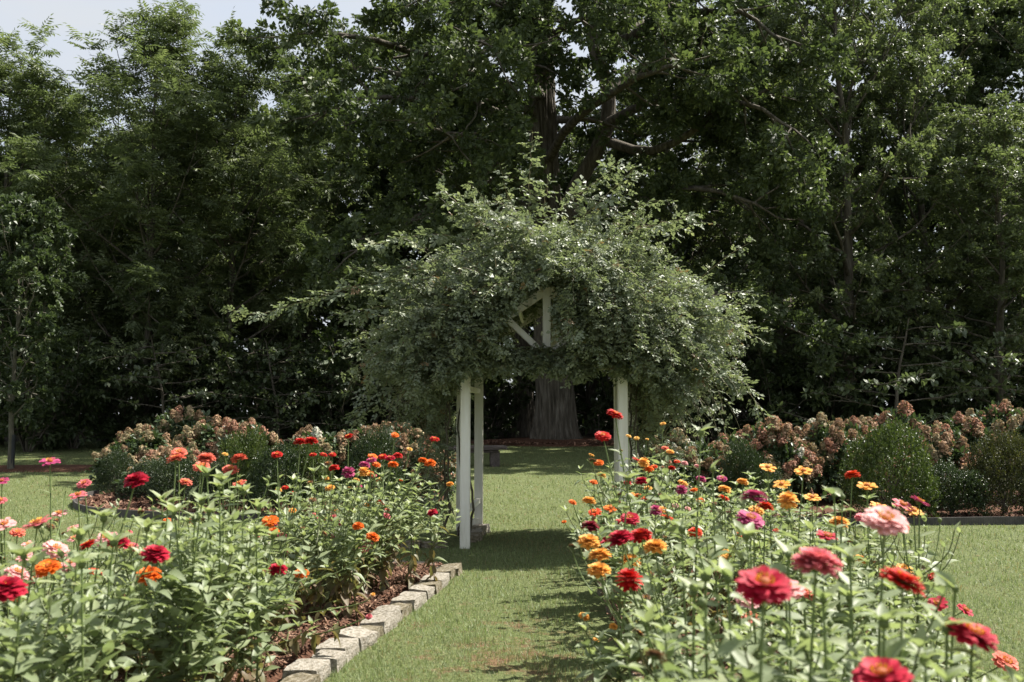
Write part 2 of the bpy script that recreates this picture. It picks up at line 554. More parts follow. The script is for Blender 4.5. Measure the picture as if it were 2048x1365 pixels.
def stone_row(root, pts, rng, step=0.25, depth=0.2, high=0.14, mossy=0.3):
    pts = np.asarray(pts, float)
    seg = np.linalg.norm(np.diff(pts, axis=0), axis=1)
    cum = np.concatenate([[0], np.cumsum(seg)])
    s = 0.0
    while s < cum[-1] - 0.1:
        ln = step * rng.uniform(0.8, 1.25)
        c = s + ln / 2
        x, y = np.interp(c, cum, pts[:, 0]), np.interp(c, cum, pts[:, 1])
        x2, y2 = np.interp(c + 0.05, cum, pts[:, 0]), np.interp(c + 0.05, cum, pts[:, 1])
        x1, y1 = np.interp(c - 0.05, cum, pts[:, 0]), np.interp(c - 0.05, cum, pts[:, 1])
        ang = math.atan2(y2 - y1, x2 - x1) + rng.normal(0, 0.06)
        me = STONES[rng.integers(7, 10)] if rng.random() < mossy else STONES[rng.integers(0, 7)]
        h = high * rng.uniform(0.88, 1.12)
        link('stone', me, root, (x - root.location[0] + rng.normal(0, 0.012), y - root.location[1], float(ground_z(x, y)) + h / 2 - 0.055 - root.location[2]),
             (rng.normal(0, 0.04), rng.normal(0, 0.03), ang), (ln * 1.0, depth * rng.uniform(0.9, 1.15), h))
        s += ln * 1.05


rng = np.random.default_rng(12)
edge_l = tag(empty('stone_edging', (float(xl(7)), 7, 0)), 'row of pale rough stones edging the grass path beside the mulch strip', 'stone edging', 'stone edgings of the flower beds')
ys = np.linspace(4.6, 10.28, 12)
stone_row(edge_l, np.stack([xl(ys) + 0.02 - 0.022 * (ys - 6), ys], -1), rng)
stone_row(edge_l, np.array([[xl(10.28) - 0.26, 10.3], [xl(10.28) - 1.5, 10.36]]), rng, 0.3, 0.2, 0.13)
edge_r = tag(empty('stone_edging', (float(xr(7)), 7, 0)), 'stones half hidden under zinnias overhanging the opposite side of the path', 'stone edging', 'stone edgings of the flower beds')
ys = np.linspace(4.0, 10.9, 12)
stone_row(edge_r, np.stack([xr(ys) + 0.15, ys], -1), rng, 0.27, 0.18, 0.10, 1.0)
edge_a = tag(empty('stone_edging', (-0.75, 12.6, 0)), 'short line of flat stones round the foot of the white arbor post', 'stone edging', 'stone edgings of the flower beds')
stone_row(edge_a, [(-1.35, 12.12), (-0.72, 12.12)], rng, 0.34, 0.22, 0.13)
stone_row(edge_a, [(-0.53, 12.55), (-0.42, 13.6)], rng, 0.27, 0.2, 0.15, 0.6)

# ------------------------------------------------------------------ grass blades
def shrub_bed_l(x, y):     # the curved bed of the hydrangeas on one side of the arbor
    return ((x + 4.45) / 3.3) ** 2 + ((y - 18.6) / 3.6) ** 2 < 1


def shrub_bed_r(x, y):
    return (x > 2.4) & (y > 14.45 + 0.012 * (x - 4) ** 2) & (y < 20.5)


rng = np.random.default_rng(21)
n = 500000
k = 0.7                                   # density falls off with distance
u = rng.random(n)
y = (3.7 ** -k + u * (36.2 ** -k - 3.7 ** -k)) ** (-1 / k)
x = rng.uniform(-0.70, 0.74, n) * y
out = ~((x > xll(y)) & (x < xl(y) + 0.0) & (y < 10.35)) & ~((x > xr(y) - 0.08) & (x < xrr(y)) & (y < 10.9)) & ~shrub_bed_l(x, y) & ~shrub_bed_r(x, y)
out &= ~((x < -0.42) & (x > -1.4) & (y > 12.2) & (y < 13.7))
pat = np.sin(x * 2.1 + 1.3 * np.sin(y * 1.7)) * np.cos(y * 1.9 + 0.8 * np.sin(x * 3.1)) + 0.5 * np.sin(x * 7.3 + y * 5.1)
pat2 = np.sin(x * 5.3 + 2 * np.sin(y * 2.3)) * np.cos(y * 3.1 + 1.5 * np.sin(x * 4.7)) + 0.4 * np.sin(x * 17 + y * 11)
worn = np.exp(-((x - 0.05 - 0.02 * y) / 0.55) ** 2) * np.exp(-((y - 6.3) / 1.6) ** 2)
keep = out & (rng.random(n) < np.clip(0.95 - 0.25 * np.clip(pat, 0, 2) - 0.75 * worn * (pat2 > 0.35), 0.08, 1))
x, y, pat, worn = x[keep], y[keep], pat[keep], worn[keep]
n = len(x)
grow = np.clip(y / 7.0, 0.75, 3.0)
h = rng.uniform(0.022, 0.055, n) * (1 + 0.2 * np.sin(x * 5 + y * 3)) * (0.85 + 0.15 * grow)
az = rng.uniform(0, 2 * math.pi, n)
lean = np.abs(rng.normal(0.6, 0.35, n))
base = np.stack([x, y, ground_z(x, y) - 0.004], -1)
d = np.stack([np.cos(az) * np.sin(lean), np.sin(az) * np.sin(lean), np.cos(lean)], -1)
sd = np.stack([-np.sin(az), np.cos(az), np.zeros(n)], -1) * (0.0024 * grow * rng.uniform(0.7, 1.4, n))[:, None]
b = MB()
a = np.clip(rng.normal(0.55, 0.2, n) + 0.16 * np.sin(x * 1.3 + 2 * np.sin(y * 0.9)) * np.sin(y * 1.1 + np.sin(x * 2.2)) + 0.10 * np.sin(x * 3.7 + y * 2.9) - 0.12 * np.clip(pat, 0, 1) - (rng.random(n) < 0.05 + 0.3 * worn) * 0.5, 0, 1)
b.add(np.stack([base - sd, base + sd, base + d * h[:, None]], 1).reshape(-1, 3), np.arange(3 * n).reshape(-1, 3), 0, np.repeat(a, 3))
tag(link('grass', b.mesh('grass', M['grass'])), 'short mown lawn grass between and behind the flower beds', 'grass', None, 'stuff')

# ------------------------------------------------------------------ leaf templates
LEAF2 = (np.array([[0, 0, 0], [-0.29, 0.45, 0.07], [0, 1, -0.06], [0.29, 0.45, 0.07]]), np.array([[0, 3, 2], [0, 2, 1]]))
WIDE = (np.array([[0, 0, 0], [-0.34, 0.55, 0.08], [0, 1, -0.08], [0.34, 0.55, 0.08]]), np.array([[0, 3, 2], [0, 2, 1]]))
NARROW = (np.array([[0, 0, 0], [-0.15, 0.42, 0.04], [0, 1, -0.06], [0.15, 0.42, 0.04]]), np.array([[0, 3, 2], [0, 2, 1]]))
OVAL = (np.array([[0, 0, 0], [-0.27, 0.3, 0.06], [-0.22, 0.68, 0.03], [0, 1, -0.08], [0.22, 0.68, 0.03], [0.27, 0.3, 0.06], [0, 0.5, 0.0]]),
        np.array([[0, 6, 1], [1, 6, 2], [2, 6, 3], [3, 6, 4], [4, 6, 5], [5, 6, 0]])[:, ::-1])
LOBED = (np.array([[0, 0, 0], [0.10, 0.22, 0.03], [0.30, 0.38, 0.05], [0.14, 0.5, 0.02], [0.30, 0.74, 0.03], [0.0, 1.0, -0.06],
                   [-0.30, 0.74, 0.03], [-0.14, 0.5, 0.02], [-0.30, 0.38, 0.05], [-0.10, 0.22, 0.03]]),
         np.array([[0, 1, 9], [1, 2, 3], [1, 3, 9], [9, 3, 7], [9, 7, 8], [3, 4, 5], [3, 5, 7], [7, 5, 6]]))


def path(rng, p0, d0, length, n, wander, up=0.0):
    pts = [np.asarray(p0, float)]
    d = norm(np.asarray(d0, float))
    for _ in range(n):
        d = norm(d + rng.normal(size=3) * wander + np.array([0, 0, up]))
        pts.append(pts[-1] + d * length / n)
    return np.array(pts)


def along(pts, t):
    k = t * (len(pts) - 1)
    i = min(int(k), len(pts) - 2)
    f = k - i
    return pts[i] * (1 - f) + pts[i + 1] * f, norm(pts[i + 1] - pts[i])


class Tree:
    """limbs are given; sub-branches, twigs and leaves grow from them"""
    def __init__(s, seed):
        s.rng = np.random.default_rng(seed)
        s.wood = MB()
        s.crown = MB()
        s.twP, s.twD, s.twL = [], [], []

    def limb(s, pts, r0, r1, sides=7):
        pts = np.asarray(pts, float)
        s.wood.tube(pts, np.linspace(r0, r1, len(pts)), sides)

    def sub(s, pts, r, k1, len1, k2, len2, tmin=0.25, up=0.03, flat=0.5, spread=0.9):
        """k1 side branches per metre of the limb, k2 twigs per metre of each side branch"""
        rng = s.rng
        L_ = np.linalg.norm(np.diff(pts, axis=0), axis=1).sum()
        n1 = max(3, int(L_ * (1 - tmin) * k1))
        for i in range(n1 + 1):
            t = 1.0 if i == n1 else tmin + (1 - tmin) * (i + rng.random()) / n1
            p, d = along(pts, min(t, 0.999))
            side = norm(np.cross(d, [0, 0, 1.0]) * (1 if i % 2 else -1) + rng.normal(size=3) * [0.5, 0.5, flat])
            dd = d if i == n1 else norm(d * rng.uniform(0.25, 0.8) + side * spread)
            ln = len1 * rng.uniform(0.6, 1.15) * (1.1 - 0.5 * t)
            br = path(rng, p, dd, ln, 5, 0.14, up)
            s.wood.tube(br, np.linspace(r * (1.05 - 0.7 * t) * 0.45 + 0.008, 0.008, 6), 4)
            n2 = max(2, int(ln * k2))
            for j in range(n2 + 1):
                u = 1.0 if j == n2 else 0.2 + 0.8 * (j + rng.random()) / n2
                p2, d2 = along(br, min(u, 0.999))
                sd = norm(np.cross(d2, rng.normal(size=3)) * [1, 1, flat])
                s.twP.append(p2)
                s.twD.append(norm(d2 * rng.uniform(0.3, 1.0) + sd * 0.9 + [0, 0, rng.uniform(-0.2, 0.25)]))
                s.twL.append(len2 * rng.uniform(0.6, 1.2))

    def twigs(s, width=0.006):
        P, D, L_ = np.array(s.twP), np.array(s.twD), np.array(s.twL)
        n = len(P)
        sd = norm(np.cross(D, [0.2, 0.1, 1.0])) * width
        V = np.stack([P - sd, P + sd, P + D * L_[:, None]], 1).reshape(-1, 3)
        s.wood.add(V, np.arange(3 * n).reshape(-1, 3))
        return P, D, L_

    def leaves(s, per, size, T=LEAF2, droop=0.25, upn=0.9, jit=0.12, tip=0.5):
        rng = s.rng
        P, D, L_ = s.twigs()
        n = len(P)
        i = np.repeat(np.arange(n), per)
        m = len(i)
        t = rng.random(m) ** tip
        rad = rnd_dir(rng, m)
        side = norm(rad - (rad * D[i]).sum(1, keepdims=True) * D[i])
        pos = P[i] + D[i] * (L_[i] * t)[:, None] + side * (rng.random(m) * jit)[:, None]
        pos[:, 2] -= droop * 0.35 * t * t * L_[i]
        ax = norm(D[i] * 0.55 + side + rng.normal(size=(m, 3)) * 0.25 - np.array([0, 0, droop]))
        nr = np.array([0, 0, upn]) + rng.normal(size=(m, 3)) * 0.55
        clump = rng.normal(0, 0.16, n)[i]
        s.crown.inst(T, pos, frames(ax, nr), size * rng.uniform(0.65, 1.25, m), 0, np.clip(rng.normal(0.5, 0.2, m) + clump, 0, 1))

    def pinnate(s, per, ln, pairs, leaflet, droop=0.35, T=NARROW):
        rng = s.rng
        P, D, L_ = s.twigs()
        n = len(P)
        i = np.repeat(np.arange(n), per)
        m = len(i)
        t = rng.random(m) ** 0.6
        rad = rnd_dir(rng, m) * [1, 1, 0.45]
        ax = norm(D[i] * 0.5 + norm(rad) + np.array([0, 0, 0.12]))
        p0 = P[i] + D[i] * (L_[i] * t)[:, None]
        Rm = frames(ax, np.array([0, 0, 1.0]) + rng.normal(size=(m, 3)) * 0.25)
        ll = ln * rng.uniform(0.7, 1.15, m)
        val = np.clip(rng.normal(0.5, 0.17, m) + rng.normal(0, 0.16, n)[i], 0, 1)
        for k in range(pairs + 1):
            u = 0.22 + 0.78 * k / pairs
            for sg in ((-1, 1) if k < pairs else (0,)):
                lp = np.stack([np.zeros(m), u * ll, -droop * (u ** 2) * ll * 0.5], -1)
                pos = p0 + np.einsum('nij,nj->ni', Rm, lp)
                la = np.stack([np.full(m, sg * 0.95), np.full(m, 0.42 if sg else 1.0), np.full(m, -0.22 - droop * u)], -1) + rng.normal(size=(m, 3)) * 0.1
                la = np.einsum('nij,nj->ni', Rm, la)
                sz = leaflet * (1.05 - 0.5 * abs(u - 0.55)) * rng.uniform(0.85, 1.1, m)
                s.crown.inst(T, pos, frames(la, Rm[:, :, 2] + rng.normal(size=(m, 3)) * 0.15), sz, 0, val)

    def build(s, name, loc, leafmat, woodmat, label, cat='tree', group=None):
        r = tag(empty(name, loc), label, cat, group)
        link('trunk', s.wood.mesh('trunk', woodmat, True), r)
        link('crown', s.crown.mesh('crown', leafmat), r)
        return r


def auto_tree(seed, height, tr, base, spread, nl, k1, len1, k2, len2, up=0.10, rise=0.45, prof=None, lean=(0, 0)):
    T = Tree(seed)
    rng = T.rng
    n = 9
    z = np.linspace(0, height, n)
    wob = np.cumsum(rng.normal(0, 0.05, (n, 2)), 0) * height / 12
    tp = np.stack([wob[:, 0] + lean[0] * z, wob[:, 1] + lean[1] * z, z], -1)
    tp[0, :2] = 0
    rr = tr * (1 - 0.9 * (z / height)) + 0.012
    rr[0] *= 1.25
    T.wood.tube(tp, rr, 9)
    for i in range(nl):
        t = base + (1 - base) * (i + 0.5 * rng.random()) / nl
        p, d = along(tp, min(t, 0.99))
        az = i * 2.4 + rng.normal(0, 0.35)
        u = (t - base) / (1 - base)
        pr = prof(u) if prof else math.sin(math.pi * (0.18 + 0.74 * u)) ** 0.8
        el = rise + 0.6 * u + rng.normal(0, 0.12)
        dd = np.array([math.cos(az) * math.cos(el), math.sin(az) * math.cos(el), math.sin(el)])
        lb = path(rng, p, dd, spread * pr * rng.uniform(0.8, 1.15), 6, 0.11, up * 0.5)
        r0 = max(0.02, tr * (1 - 0.85 * t) * 0.5)
        T.limb(lb, r0, 0.012, 6)
        T.sub(lb, r0, k1, len1 * (0.55 + 0.6 * pr), k2, len2)
    T.sub(tp[-3:], 0.05, k1, len1 * 0.6, k2, len2, tmin=0.1)
    return T


def place(proto, loc, rz, sc_, label, group=None):
    c = copy_tree(proto)
    c.location = loc
    c.rotation_euler = (0, 0, rz)
    c.scale = (sc_, sc_, sc_) if not hasattr(sc_, '__len__') else sc_
    c['label'] = label
    if group:
        c['group'] = group
    elif 'group' in c:
        del c['group']
    return c


def on_ground(px, y, dz=0.0):
    x = (px - 1024) / F * y
    return (x, y, float(ground_z(x, y)) + dz)

# ------------------------------------------------------------------ the big oak behind the arbor
def ridged_trunk(mb, pts, rad, sides, rng, ridge=0.03, flare=None, m=0):
    """a trunk with bark ridges as real relief"""
    pts = np.asarray(pts, float)
    n = len(pts)
    an = np.arange(sides) / sides * 2 * math.pi
    V = np.zeros((n, sides, 3))
    nf = [(f, rng.uniform(0, 6.28), rng.uniform(-0.6, 0.6)) for f in (17, 23, 31, 41)]
    for i in range(n):
        z = pts[i, 2]
        rg = sum(np.cos(f * an + p + w_ * z * 2 + 1.5 * math.sin(z * 2.3 + p)) for f, p, w_ in nf) / 2.2
        rr = rad[i] * (1 + ridge * rg / max(rad[i], 0.2) * 0.55 + rng.normal(0, 0.008, sides))
        if flare is not None:
            h = pts[i, 2] - pts[0, 2]
            rr = rr * (1 + flare * math.exp(-h / 0.75) * (1 + 0.5 * np.cos(5 * an + 1.0 + 0.5 * np.sin(2 * an)) + 0.3 * np.cos(3 * an + 2)))
        rr = rr * (1 + 0.03 * np.sin(3 * an + z * 1.1) + 0.025 * np.sin(7 * an - z * 2.7))
        V[i] = pts[i] + np.stack([np.cos(an) * rr, np.sin(an) * rr, np.zeros(sides)], -1)
    i, j = np.meshgrid(np.arange(n - 1), np.arange(sides), indexing='ij')
    j2 = (j + 1) % sides
    q = np.stack([i * sides + j, i * sides + j2, (i + 1) * sides + j2, (i + 1) * sides + j], -1).reshape(-1, 4)
    mb.add(V.reshape(-1, 3), q, m)


def smooth_pts(pts, n):
    pts = np.asarray(pts, float)
    t = np.linspace(0, len(pts) - 1, n)
    i = np.clip(t.astype(int), 0, len(pts) - 2)
    f = (t - i)[:, None]
    p0, p1, p2, p3 = pts[np.maximum(i - 1, 0)], pts[i], pts[i + 1], pts[np.minimum(i + 2, len(pts) - 1)]
    return 0.5 * (2 * p1 + (p2 - p0) * f + (2 * p0 - 5 * p1 + 4 * p2 - p3) * f ** 2 + (3 * p1 - p0 - 3 * p2 + p3) * f ** 3)


OY = 35.0
ob = np.array(on_ground(1112, OY))
O = Tree(101)
rng = O.rng


def rel(px, py, y):
    return at(px, py, y) - ob


tk = smooth_pts([(0, 0, -0.1), rel(1108, 780, OY), rel(1098, 560, OY), rel(1092, 400, OY), rel(1083, 200, OY), rel(1076, 30, OY), rel(1072, -160, OY), rel(1078, -330, OY)], 120)
rad = np.interp(tk[:, 2], [0, 2, 8, 14, 20], [0.64, 0.60, 0.52, 0.42, 0.22])
ridged_trunk(O.wood, tk, rad, 140, rng, 0.085, 0.42)
# the fork
fk = smooth_pts([rel(1112, 560, OY), rel(1132, 450, OY - 0.3), rel(1150, 380, OY - 0.5), rel(1190, 310, OY - 0.8), rel(1216, 240, OY - 0.9), rel(1212, 165, OY - 0.8), rel(1186, 90, OY - 0.8), rel(1172, 0, OY - 0.6), rel(1150, -140, OY), rel(1160, -260, OY)], 60)
ridged_trunk(O.wood, fk, np.linspace(0.36, 0.12, 60), 60, rng, 0.04)
limbs = [
    # px, py, depth chains
    [(1092, 430, 35), (1010, 400, 33), (900, 380, 30), (800, 420, 28), (700, 470, 27)],
    [(1090, 330, 35), (980, 270, 32), (880, 220, 29.5), (760, 210, 28), (640, 240, 27)],
    [(1085, 240, 35), (960, 160, 33), (830, 100, 30.5), (700, 60, 29), (600, 60, 28)],
    [(1085, 260, 35), (900, 200, 37), (740, 150, 38), (600, 170, 38)],
    [(1080, 120, 35), (960, 40, 34), (820, -40, 32), (700, -80, 31)],
    [(1094, 480, 35), (980, 500, 36), (850, 520, 36), (740, 540, 35), (650, 590, 34)],
    [(1210, 250, 34.1), (1290, 210, 32), (1400, 190, 30), (1500, 200, 28.5), (1590, 250, 27.5)],
    [(1205, 280, 34.2), (1290, 300, 32.5), (1380, 250, 31), (1480, 200, 30), (1570, 130, 29)],
    [(1140, 430, 34.6), (1250, 420, 33), (1340, 380, 31.5), (1450, 370, 30), (1540, 410, 29)],
    [(1190, 100, 34.2), (1300, 60, 32), (1400, 20, 30.5), (1500, 20, 29), (1580, 60, 28)],
    [(1215, 180, 34.2), (1300, 130, 36), (1430, 90, 38), (1560, 60, 39)],
    [(1090, 500, 35), (1180, 540, 33.5), (1290, 560, 32), (1400, 580, 30.5), (1490, 600, 29.5), (1560, 650, 29)],
    [(1080, 60, 35), (1120, -40, 32), (1180, -120, 29), (1240, -150, 27)],
    [(1085, 200, 35), (1040, 120, 31), (980, 80, 28), (930, 60, 25.5)],
    [(1092, 420, 35), (1010, 330, 31.5), (960, 290, 29), (900, 270, 26.5)],
    [(1088, 330, 35), (1180, 210, 31), (1280, 150, 28), (1370, 130, 26)],
    [(1076, 0, 35), (1000, -100, 36), (880, -180, 36), (760, -220, 35)],
    [(1172, 0, 34.5), (1280, -90, 35), (1420, -140, 35), (1540, -120, 34)],
    [(1090, 450, 35), (1050, 430, 38), (1000, 420, 41), (940, 400, 44)],
    [(1085, 250, 35), (1150, 230, 38), (1260, 240, 41), (1350, 260, 43)],
    [(1078, 20, 35), (1060, -60, 38), (1010, -120, 41)],
    [(1078, 0, 35), (1150, -30, 33), (1300, -20, 31), (1420, 60, 29.5)],
    [(1080, 60, 35), (1000, 20, 32), (900, 0, 30), (800, 20, 28.5)],
    [(1085, 150, 35), (1150, 60, 30.5), (1250, 30, 28)],
    [(1090, 300, 35), (1000, 200, 38), (880, 120, 41), (760, 80, 43)],
    [(1190, 110, 34.2), (1250, 60, 38), (1340, 30, 41), (1440, 60, 43)],
]
for ch in limbs:
    lp = smooth_pts([rel(*c) for c in ch], 12)
    lp[2:] += np.cumsum(rng.normal(0, 0.07, (10, 3)), 0)
    O.limb(lp, 0.19, 0.03, 7)
    O.sub(lp, 0.16, 2.1, 2.6, 2.9, 0.9, tmin=0.22, up=0.0, flat=0.6)
tw = np.array(O.twP) + np.array(O.twD) * np.array(O.twL)[:, None] * 0.6
kt = ~((np.abs(tw[:, 0] - np.interp(tw[:, 2], tk[:, 2], tk[:, 0])) < 0.6) & (tw[:, 1] < 0.3) & (tw[:, 2] > 4) & (tw[:, 2] < 12) & (rng.random(len(tw)) < 0.78))
kt &= ~((np.abs(tw[:, 0] - np.interp(tw[:, 2], fk[:, 2], fk[:, 0])) < 0.7) & (tw[:, 1] < 0) & (tw[:, 2] > 7) & (tw[:, 2] < 11.5) & (rng.random(len(tw)) < 0.5))
O.twP, O.twD, O.twL = list(np.array(O.twP)[kt]), list(np.array(O.twD)[kt]), list(np.array(O.twL)[kt])
O.leaves(74, 0.17, WIDE, 0.22, 0.8, 0.16, 0.55)
oak = O.build('oak_tree', tuple(ob), M['oak_leaf'], M['bark'], 'huge old oak with forked trunk and flared base behind the white arbor')
# bare grey branch hanging out of the crown
db = MB()
for ch, r0 in (([(985, 200, 29), (960, 203, 28.6), (950, 235, 28.4), (930, 262, 28.2), (938, 300, 28.2), (945, 335, 28.2), (965, 349, 28.1), (988, 342, 28.0)], 0.035),
               ([(930, 262, 28.2), (905, 275, 28.1), (870, 262, 28.0), (855, 240, 28)], 0.018), ([(941, 290, 28.2), (965, 297, 28), (990, 290, 27.9)], 0.012),
               ([(973, 150, 28.5), (940, 165, 28.3), (910, 178, 28.2), (880, 172, 28.1), (850, 170, 28)], 0.022)):
    p_ = smooth_pts([rel(*c) for c in ch], 22)
    db.tube(p_, np.linspace(r0, 0.008, 22), 5)
tag(link('dead_branch', db.mesh('dead_branch', M['pale_bark'], True), oak), 'bare grey leafless branch')

# bark mulch under the oak
b = MB()
an = np.linspace(0, 2 * math.pi, 48, endpoint=False)
rings = [(0.3, 0.16), (1.1, 0.15), (1.7, 0.10), (2.3, 0.05), (2.7, -0.05)]
Vr = []
for r_, z_ in rings:
    x_, y_ = ob[0] + np.cos(an) * r_ * 1.25, OY + np.sin(an) * r_
    Vr.append(np.stack([x_, y_, ground_z(x_, y_) + z_], -1))
i, j = np.meshgrid(np.arange(len(rings) - 1), np.arange(48), indexing='ij')
j2 = (j + 1) % 48
b.add(np.concatenate(Vr), np.stack([i * 48 + j, (i + 1) * 48 + j, (i + 1) * 48 + j2, i * 48 + j2], -1).reshape(-1, 4))
mr = tag(link('mulch_ring', b.mesh('mulch_ring', M['mulch'], True)), kind='structure')
chips(mr, 2500, lambda y: np.full_like(y, ob[0] - 2.4), lambda y: np.full_like(y, ob[0] + 2.4), OY - 2.2, OY - 0.6, 0.07, 31, 0.05, 0.16)

# ------------------------------------------------------------------ the wood's edge
# compound-leaved trees beside the oak
W1 = auto_tree(201, 13.5, 0.17, 0.08, 4.3, 30, 1.7, 1.8, 2.4, 0.6, up=0.16, rise=0.42)
W1.pinnate(8, 0.64, 5, 0.23)
w1 = W1.build('walnut_tree', on_ground(290, 34), M['walnut_leaf'], M['bark'], 'tall light green compound-leaved tree standing highest beside the open sky', group='compound-leaved trees at the wood edge')
w1.scale = (1.0, 1.0, 0.97)
W2 = auto_tree(202, 12.5, 0.15, 0.08, 4.0, 28, 1.7, 1.7, 2.4, 0.6, up=0.16, rise=0.38)
W2.pinnate(8, 0.62, 5, 0.22)
w2 = W2.build('walnut_tree', on_ground(455, 35), M['walnut_leaf'], M['bark'], 'compound-leaved tree with feathery leaves touching the oak crown', group='compound-leaved trees at the wood edge')
w2.scale = (1.0, 1.0, 1.02)
place(w1, on_ground(120, 37), 2.1, (0.95, 0.95, 0.84), 'paler compound-leaved tree rising behind the young staked tree', 'compound-leaved trees at the wood edge')
place(w2, on_ground(0, 33.5), 4.0, (1.0, 1.0, 0.97), 'compound-leaved tree with open feathery top above the young staked tree', 'compound-leaved trees at the wood edge')
place(w2, on_ground(-160, 35), 1.2, (1.1, 1.1, 1.0), 'compound-leaved tree at the end of the wood beyond the lawn', 'compound-leaved trees at the wood edge')
place(w1, on_ground(620, 42), 5.0, (1.1, 1.1, 1.0), 'compound-leaved tree half hidden behind the oak crown', 'compound-leaved trees at the wood edge')
place(w2, on_ground(370, 41), 0.4, (1.1, 1.1, 1.0), 'compound-leaved tree standing one row back in the wood', 'compound-leaved trees at the wood edge')

# airy small-leaved trees on the other side
A1 = auto_tree(301, 17.0, 0.20, 0.12, 4.8, 32, 1.9, 2.0, 2.8, 0.75, up=0.12, rise=0.4)
A1.leaves(72, 0.14, LEAF2, 0.3, 0.9, 0.12, 0.6)
a1 = A1.build('ash_tree', on_ground(1700, 33), M['ash_leaf'], M['bark'], 'tall airy small-leaved tree with pale sunlit sprays next to the oak', group='small-leaved trees at the wood edge')
A2 = auto_tree(302, 15.5, 0.18, 0.10, 4.4, 34, 1.9, 1.9, 2.8, 0.75, up=0.12, rise=0.35)
A2.leaves(72, 0.14, LEAF2, 0.3, 0.9, 0.12, 0.6)
a2 = A2.build('ash_tree', on_ground(2010, 31), M['ash_leaf'], M['bark'], 'leafy small-leaved tree with low branches above the white hydrangeas', group='small-leaved trees at the wood edge')
a2.scale = (0.9, 0.9, 0.62)
place(a1, on_ground(1540, 39), 1.9, (1.1, 1.1, 1.05), 'small-leaved tree rising behind the oak branches beside the arbor', 'small-leaved trees at the wood edge')
place(a2, on_ground(1850, 37), 3.3, (1.1, 1.1, 1.1), 'small-leaved tree one row back between two airy trees', 'small-leaved trees at the wood edge')
place(a1, on_ground(2200, 36), 4.4, (1.1, 1.1, 1.0), 'small-leaved tree at the far end of the hydrangea row', 'small-leaved trees at the wood edge')
place(a2, on_ground(1330, 44), 5.2, (1.1, 1.1, 0.95), 'small-leaved tree deep in the wood behind the oak fork', 'small-leaved trees at the wood edge')

D1 = auto_tree(311, 18.0, 0.24, 0.06, 5.0, 32, 1.8, 2.0, 2.6, 0.85, up=0.12, rise=0.4)
D1.leaves(46, 0.25, WIDE, 0.3, 0.8, 0.14, 0.6)
d1 = D1.build('maple_tree', on_ground(1985, 40), M['maple_leaf'], M['bark'], 'dark broad-leaved tree towering over the airy trees by the hydrangeas', group='dark broad-leaved trees in the wood')
place(d1, on_ground(880, 46), 2.0, (1.2, 1.2, 0.85), 'dark broad-leaved tree in the shade behind the oak', 'dark broad-leaved trees in the wood')
place(d1, on_ground(1180, 50), 3.6, (1.2, 1.2, 0.75), 'dark broad-leaved tree far back behind the oak trunk', 'dark broad-leaved trees in the wood')
place(d1, on_ground(560, 48), 5.1, (1.2, 1.2, 0.72), 'dark broad-leaved tree behind the feathery-leaved trees', 'dark broad-leaved trees in the wood')
place(d1, on_ground(1560, 50), 0.9, (1.2, 1.2, 0.9), 'dark broad-leaved tree deep in the wood behind the airy trees', 'dark broad-leaved trees in the wood')
place(d1, on_ground(180, 47), 4.0, (1.2, 1.2, 0.62), 'dark broad-leaved tree behind the lightest feathery tree', 'dark broad-leaved trees in the wood')

# second big trunk in the shade beside the oak
T2 = Tree(105)
b2 = np.array(on_ground(1046, 42))
tk2 = smooth_pts([(0, 0, -0.1), (0.0, 0, 2.5), (-0.25, 0.2, 6), (-0.9, 0.5, 10), (-1.3, 0.8, 14)], 60)
ridged_trunk(T2.wood, tk2, np.linspace(0.42, 0.2, 60), 80, T2.rng, 0.05, 0.3)
for k in range(9):
    p, d = along(tk2, 0.45 + 0.06 * k)
    az = 2.4 * k
    lb = path(T2.rng, p, (math.cos(az), math.sin(az), 0.5), 4.5, 6, 0.1, 0.03)
    T2.limb(lb, 0.11, 0.02, 6)
    T2.sub(lb, 0.1, 1.2, 1.9, 2.0, 0.8)
T2.leaves(22, 0.2, LEAF2, 0.25, 0.8, 0.12)
T2.build('oak_tree', tuple(b2), M['oak_leaf'], M['bark'], 'thick shaded tree trunk close beside the flared oak')

# young tree with a dark trunk guard on the lawn edge
Y = auto_tree(401, 5.75, 0.055, 0.22, 1.75, 28, 3.0, 0.8, 4.0, 0.36, up=0.22, rise=0.5)
Y.leaves(64, 0.12, WIDE, 0.3, 0.8, 0.05, 0.6)
yb = on_ground(28, 24)
y1 = Y.build('young_maple', yb, M['maple_leaf'], M['pale_bark'], 'young bushy tree with dark guard round its trunk in the mulch patch')
b = MB()
b.tube([(0.0, 0, 0), (0.005, 0, 0.4), (0.01, 0, 0.86)], 0.078, 12)
link('trunk_guard', b.mesh('trunk_guard', M['guard'], True), y1)
b = MB()
an = np.linspace(0, 2 * math.pi, 32, endpoint=False)
Vr = []
for r_, z_ in [(0.05, 0.07), (0.8, 0.06), (1.4, 0.04), (1.9, -0.03)]:
    x_, y_ = yb[0] + 0.6 + np.cos(an) * r_ * 1.5, yb[1] + 0.5 + np.sin(an) * r_ * 0.55
    Vr.append(np.stack([x_, y_, ground_z(x_, y_) + z_], -1))
i, j = np.meshgrid(np.arange(3), np.arange(32), indexing='ij')
j2 = (j + 1) % 32
b.add(np.concatenate(Vr), np.stack([i * 32 + j, (i + 1) * 32 + j, (i + 1) * 32 + j2, i * 32 + j2], -1).reshape(-1, 4))
tag(link('mulch_patch', b.mesh('mulch_patch', M['mulch'], True)), kind='structure')

